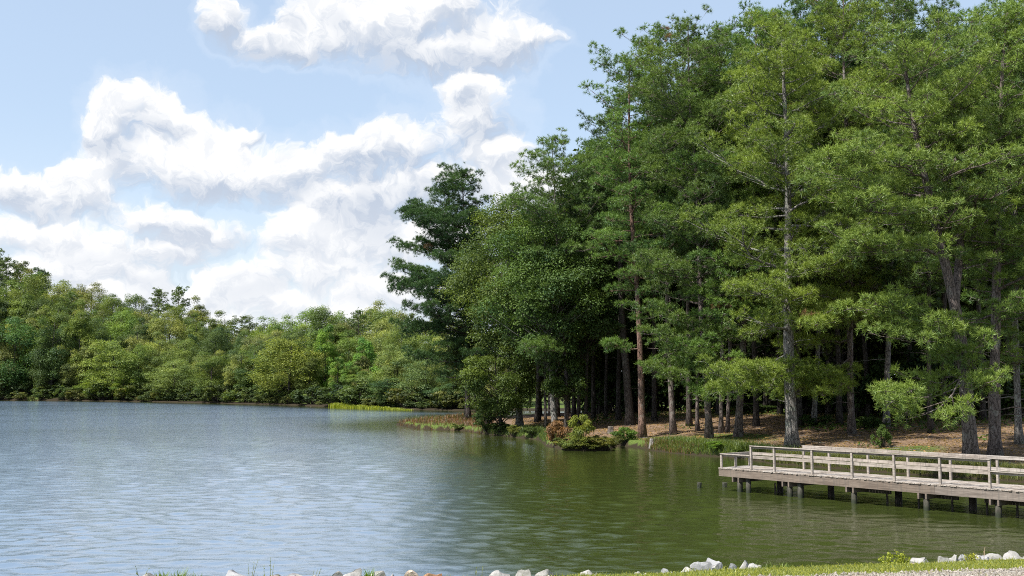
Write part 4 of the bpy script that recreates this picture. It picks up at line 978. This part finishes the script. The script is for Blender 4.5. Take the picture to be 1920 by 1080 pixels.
ROCKS = [(290,1070,30,14,W,'white rock nearest the left corner of the near bank'),(330,1078,22,8,W,'half hidden small pale rock next to the leftmost one'),
 (447,1064,52,26,Gr,'big grey peaked rock alone at the left of the near bank'),(418,1077,24,8,W,'small white rock leaning on the big grey peaked one'),
 (522,1074,28,12,W,'low pale rock, first of the low flat cluster'),(552,1073,30,12,Gr,'low grey rock in the middle of the low flat cluster'),(575,1074,20,10,W,'last low rock of the flat cluster'),
 (598,1077,16,6,W,'tiny white stone between the flat cluster and the bright pointed rock'),(637,1067,20,14,W,'small white rock left of the bright pointed one'),(664,1062,40,20,W,'bright white pointed rock left of the tan ones'),
 (718,1067,36,14,W,'flattish white rock between the pointed and the tan rocks'),(740,1073,14,7,Gr,'small grey stone by the flattish white rock'),(776,1064,40,18,Tn,'tan rounded rock on the near bank'),(806,1072,36,8,simple_mat('rusty_stone', c4(.22,.10,.05), c4(.40,.23,.13), 9),'flat rusty orange stone touching the tan rock'),
 (934,1066,36,11,W,'wide low white rock, left one of three spaced rocks'),(980,1063,30,14,W,'pointed white rock, middle one of three spaced rocks'),(1020,1063,30,13,W,'white sloping rock, right one of three spaced rocks'),
 (1098,1066,26,8,W,'low white rock alone before the large grey pile'),(1192,1070,12,4,W,'tiny white stone in the bare grass edge'),(1245,1064,18,6,Gr,'small grey stone just left of the large grey pile'),
 (1282,1060,30,10,W,'flat pale slab at the left foot of the large grey pile'),(1308,1049,34,16,Gr,'slanting grey boulder on the left of the large pile'),(1336,1041,32,24,Gr,'tallest grey boulder crowning the large pile'),(1333,1056,28,12,W,'small white rock in front of the tallest boulder'),
 (1366,1053,20,12,Gr,'grey rock between the tallest boulder and the white pair'),(1388,1046,28,18,W,'round topped white boulder right of the large pile'),(1404,1053,22,10,W,'small white rock leaning on the round topped boulder'),
 (1663,1050,14,4,W,'tiny stone under the feathery weeds'),(1710,1042,32,10,W,'wide white rock right of the feathery weeds'),(1758,1040,22,9,W,'small white rock, first of the right hand group'),(1774,1037,16,10,W,'upright small white rock in the right hand group'),
 (1793,1037,32,10,Gr,'dark grey flat rock in the right hand group'),(1818,1038,22,9,W,'pale rock beside the dark grey flat one'),(1846,1034,36,13,W,'wide sloping white rock below the dry stalk'),(1826,1040,20,7,Gr,'little grey stone at the foot of the wide sloping rock'),
 (1887,1028,34,20,W,'sharp white boulder with a high peak near the right end'),(1912,1034,22,10,W,'last white rock at the right end of the near bank')]
for k, (px, pt, w_, h_, m, lab) in enumerate(ROCKS): rock(px, pt + .22 * h_, w_ * 1.2, h_ * .8, m, lab, 900 + k, .30 if h_ > 16 else .18)
rk = np.random.default_rng(77)
CL = [(300, 30), (430, 40), (545, 45), (650, 40), (730, 40), (790, 30), (960, 50), (1015, 30), (1100, 25), (1235, 25), (1310, 40), (1360, 45), (1400, 25), (1700, 40), (1780, 40), (1850, 40), (1900, 30)]
for k in range(85):
    c_, sp_ = CL[rk.integers(len(CL))]; px = c_ + rk.normal(0, sp_ * .6)
    if px > 1918: continue
    x_, y_ = edge_pt(px, .1); zt = gz(x_, y_); pt = 715 + (CAMZ - zt) / y_ * F
    rock(px, pt - rk.uniform(1, 4), rk.uniform(7, 16), rk.uniform(3, 7), [W, Gr, W, Tn][rk.integers(4)] if rk.random() > .1 else Tn, ' '.join(('small stone by the ' + min(ROCKS, key=lambda t: abs(t[0] - px))[5]).split()[:16]), 1200 + k, rk.uniform(.02, .4))
    bpy.context.scene.collection.objects[-1]['group'] = 'small stones among the near bank rocks'

rng = np.random.default_rng(21)
n = 170000; P = np.column_stack([rng.uniform(-5.5, 7.2, n), rng.uniform(8.6, 14.2, n)]); s = edge_s(P)
lim = np.interp(P[:, 0], [-4, 1.7, 3, 5, 6.2], [2.0, 1.75, 1.75, 1.85, 1.95]) + .2 * wob(P, 3)
keepm = (s > -.25) & (rng.random(n) < np.clip((lim - s) / .35, 0, 1) + .02) & (s < 3.2); P = P[keepm]
blades('lawn_grass', np.column_stack([P, terrain(P)[0] - .01]), .034 + .03 * (rng.random(len(P)) < .08), .0035, .7, (.225, .240, .062), 'short bright yellow green grass along the near bank', 'grass', rng)
# loose gravel stones
n = 16000; P = np.column_stack([rng.uniform(-1, 7.2, n), rng.uniform(8.3, 12.6, n)]); s = edge_s(P); lim = np.interp(P[:, 0], [-4, 1.7, 3, 5, 6.2], [2.0, 1.75, 1.75, 1.85, 1.95]); P = P[(s > lim - .12 + .25 * wob(P, 4)) & (s < lim + 2.3)]
oct_ = np.array([[1, 0, 0], [-1, 0, 0], [0, 1, 0], [0, -1, 0], [0, 0, 1], [0, 0, -1.]]); of = np.array([[0, 2, 4], [2, 1, 4], [1, 3, 4], [3, 0, 4], [2, 0, 5], [1, 2, 5], [3, 1, 5], [0, 3, 5]])
m_ = len(P); sc = rng.uniform(.006, .02, (m_, 1, 1)) * rng.uniform(.6, 1.3, (m_, 1, 3)); V = (oct_[None] + rng.normal(0, .18, (m_, 6, 3))) * sc + np.column_stack([P, terrain(P)[0] + .003])[:, None, :]
M_gr = simple_mat('gravel_stone', c4(.15, .125, .10), c4(.36, .33, .29), 30)
o = link('gravel', mesh_np('gravel', V.reshape(-1, 3), (np.arange(m_)[:, None, None] * 6 + of[None]).reshape(-1, 3), False, None, (M_gr,))); tag(o, 'loose pale gravel beside the grass of the near bank', 'gravel', kind='stuff')

def weed(px, py_top, lab, kind, seed, colr, off=.1, spread=.12):
    rg = np.random.default_rng(seed); x_, y_ = edge_pt(px, off); z0 = gz(x_, y_); H = at_y(px, py_top, y_)[2] - z0
    if kind == 'tuft':
        n = 70; P = rg.normal(0, min(spread, .25) * .3, (n, 3)); P[:, 2] = -.02
        hh = H * rg.uniform(.4, 1, n); a = rg.uniform(0, 6.28, n); d = np.stack([np.cos(a), np.sin(a), a * 0], 1); V = []
        for k in range(n):
            t = P[k] + np.array([0, 0, hh[k]]) + d[k] * hh[k] * .5; m2 = P[k] + np.array([0, 0, hh[k] * .6]) + d[k] * hh[k] * .15; sd_ = np.array([-d[k][1], d[k][0], 0]) * .004
            V += [P[k] - sd_, P[k] + sd_, m2 + sd_, m2 - sd_, t]
        k = np.arange(n)[:, None] * 5
        me = mesh_np('weed', V, [k + np.array([[0, 1, 2, 3]]), k + np.array([[3, 2, 4]])], False, dict(tint=rg.uniform(0, 1, n * 5)), (M_grass,))
        o = link('grass_tuft', me, None, colr, (x_, y_, z0)); return tag(o, lab, 'grass tuft')
    root = empty('weed', (x_, y_, z0)); tag(root, lab, 'weed')
    ns = {'fern': 7, 'stem': 3, 'dry': 2}[kind]; g = Geo(); LP, LN = [], []
    for k in range(ns):
        a = rg.uniform(0, 6.28); ln_ = rg.uniform(.05, .4) * H; h = H * rg.uniform(.6, 1)
        s_ = np.linspace(0, 1, 8); Q = np.stack([np.cos(a) * ln_ * s_ ** 1.6, np.sin(a) * ln_ * s_ ** 1.6, h * s_ - .02], 1) + np.append(rg.normal(0, spread * .2, 2), 0)
        g.tube(Q, np.linspace(.0035, .0015, 8), 5)
        for q in range(2, 8):
            for sgn in range(9 if kind == 'fern' else 1):
                LP.append(Q[q] + rg.normal(0, .013 if kind == 'fern' else .004, 3)); LN.append(rg.normal(size=3) + np.array([0, 0, .5]))
    link('stem', g.mesh('weed_stem', M_weed if kind != 'dry' else M_dry), root)
    if kind != 'dry':
        V, Ff, tt = leaves(rg, np.array(LP), np.array(LN), .026 if kind == 'fern' else .018, rg.uniform(.3, 1, len(LP)))
        link('foliage', mesh_np('weed_leaves', V, Ff, False, dict(tint=tt), (M_leaf,)), root, colr)
    return root
M_weed = simple_mat('weed_stem', c4(.12, .15, .05), c4(.22, .24, .09), 20); M_dry = simple_mat('dry_stalk', c4(.40, .28, .18), c4(.58, .44, .32), 20)
weed(1655, 1034, 'left one of two feathery yellow green weeds on the bank edge', 'fern', 1, (.22, .26, .05)); weed(1684, 1032, 'right one of two feathery yellow green weeds on the bank edge', 'fern', 2, (.22, .26, .05))
weed(1830, 1019, 'bent dry tan stalk above the right hand rocks', 'dry', 3, (.3, .2, .1), spread=.06); weed(1803, 1034, 'small yellow weed among the right hand rocks', 'fern', 4, (.26, .28, .05))
weed(1430, 1046, 'green grass tuft right of the large rock pile', 'tuft', 5, (.14, .2, .04), spread=.5); weed(1465, 1052, 'thin grass tuft farther right of the rock pile', 'tuft', 6, (.15, .2, .04), spread=.35)
weed(698, 1058, 'green grass tuft between the pointed and the flattish white rocks', 'tuft', 7, (.14, .24, .04)); weed(320, 1062, 'green grass tuft between the two leftmost rocks', 'tuft', 8, (.14, .22, .04))
weed(350, 1058, 'broad green grass tuft left of the big grey peaked rock', 'tuft', 9, (.14, .22, .04)); weed(380, 1066, 'low grass tuft just left of the big grey peaked rock', 'tuft', 10, (.14, .22, .04))
weed(484, 1040, 'thin tall weed stem right of the big grey peaked rock', 'stem', 11, (.16, .2, .05)); weed(513, 1038, 'tallest thin weed stem above the flat rock cluster', 'stem', 12, (.16, .2, .05))
weed(600, 1060, 'thin weed right of the flat rock cluster', 'stem', 13, (.16, .2, .05)); weed(903, 1056, 'little yellowish weed left of the three spaced rocks', 'stem', 14, (.2, .24, .05)); weed(280, 1052, 'wispy weed at the left corner of the near bank', 'stem', 15, (.16, .2, .05))
for o in C.objects:
    if 'label' in o and len(o['label'].split()) > 16: o['label'] = o['label'].replace('the largest pale yellow tree', 'the largest pale tree').replace('the forked yellow green tree', 'the forked tree').replace('the silvery leaning tree', 'the silvery tree').replace('the tallest fresh green tree', 'the tallest tree').replace('the pointed fresh green tree', 'the pointed tree').replace('the left curving pine', 'the curving pine').replace('second nearest row', 'second row').replace('the thick slope pine', 'the slope pine').replace('the broad grey trunk', 'the grey trunk')
    if 'label' in o and len(o['label'].split()) > 16: print('LONG', o['label'], flush=True)
print('far', nfar, 'wood', cnt)
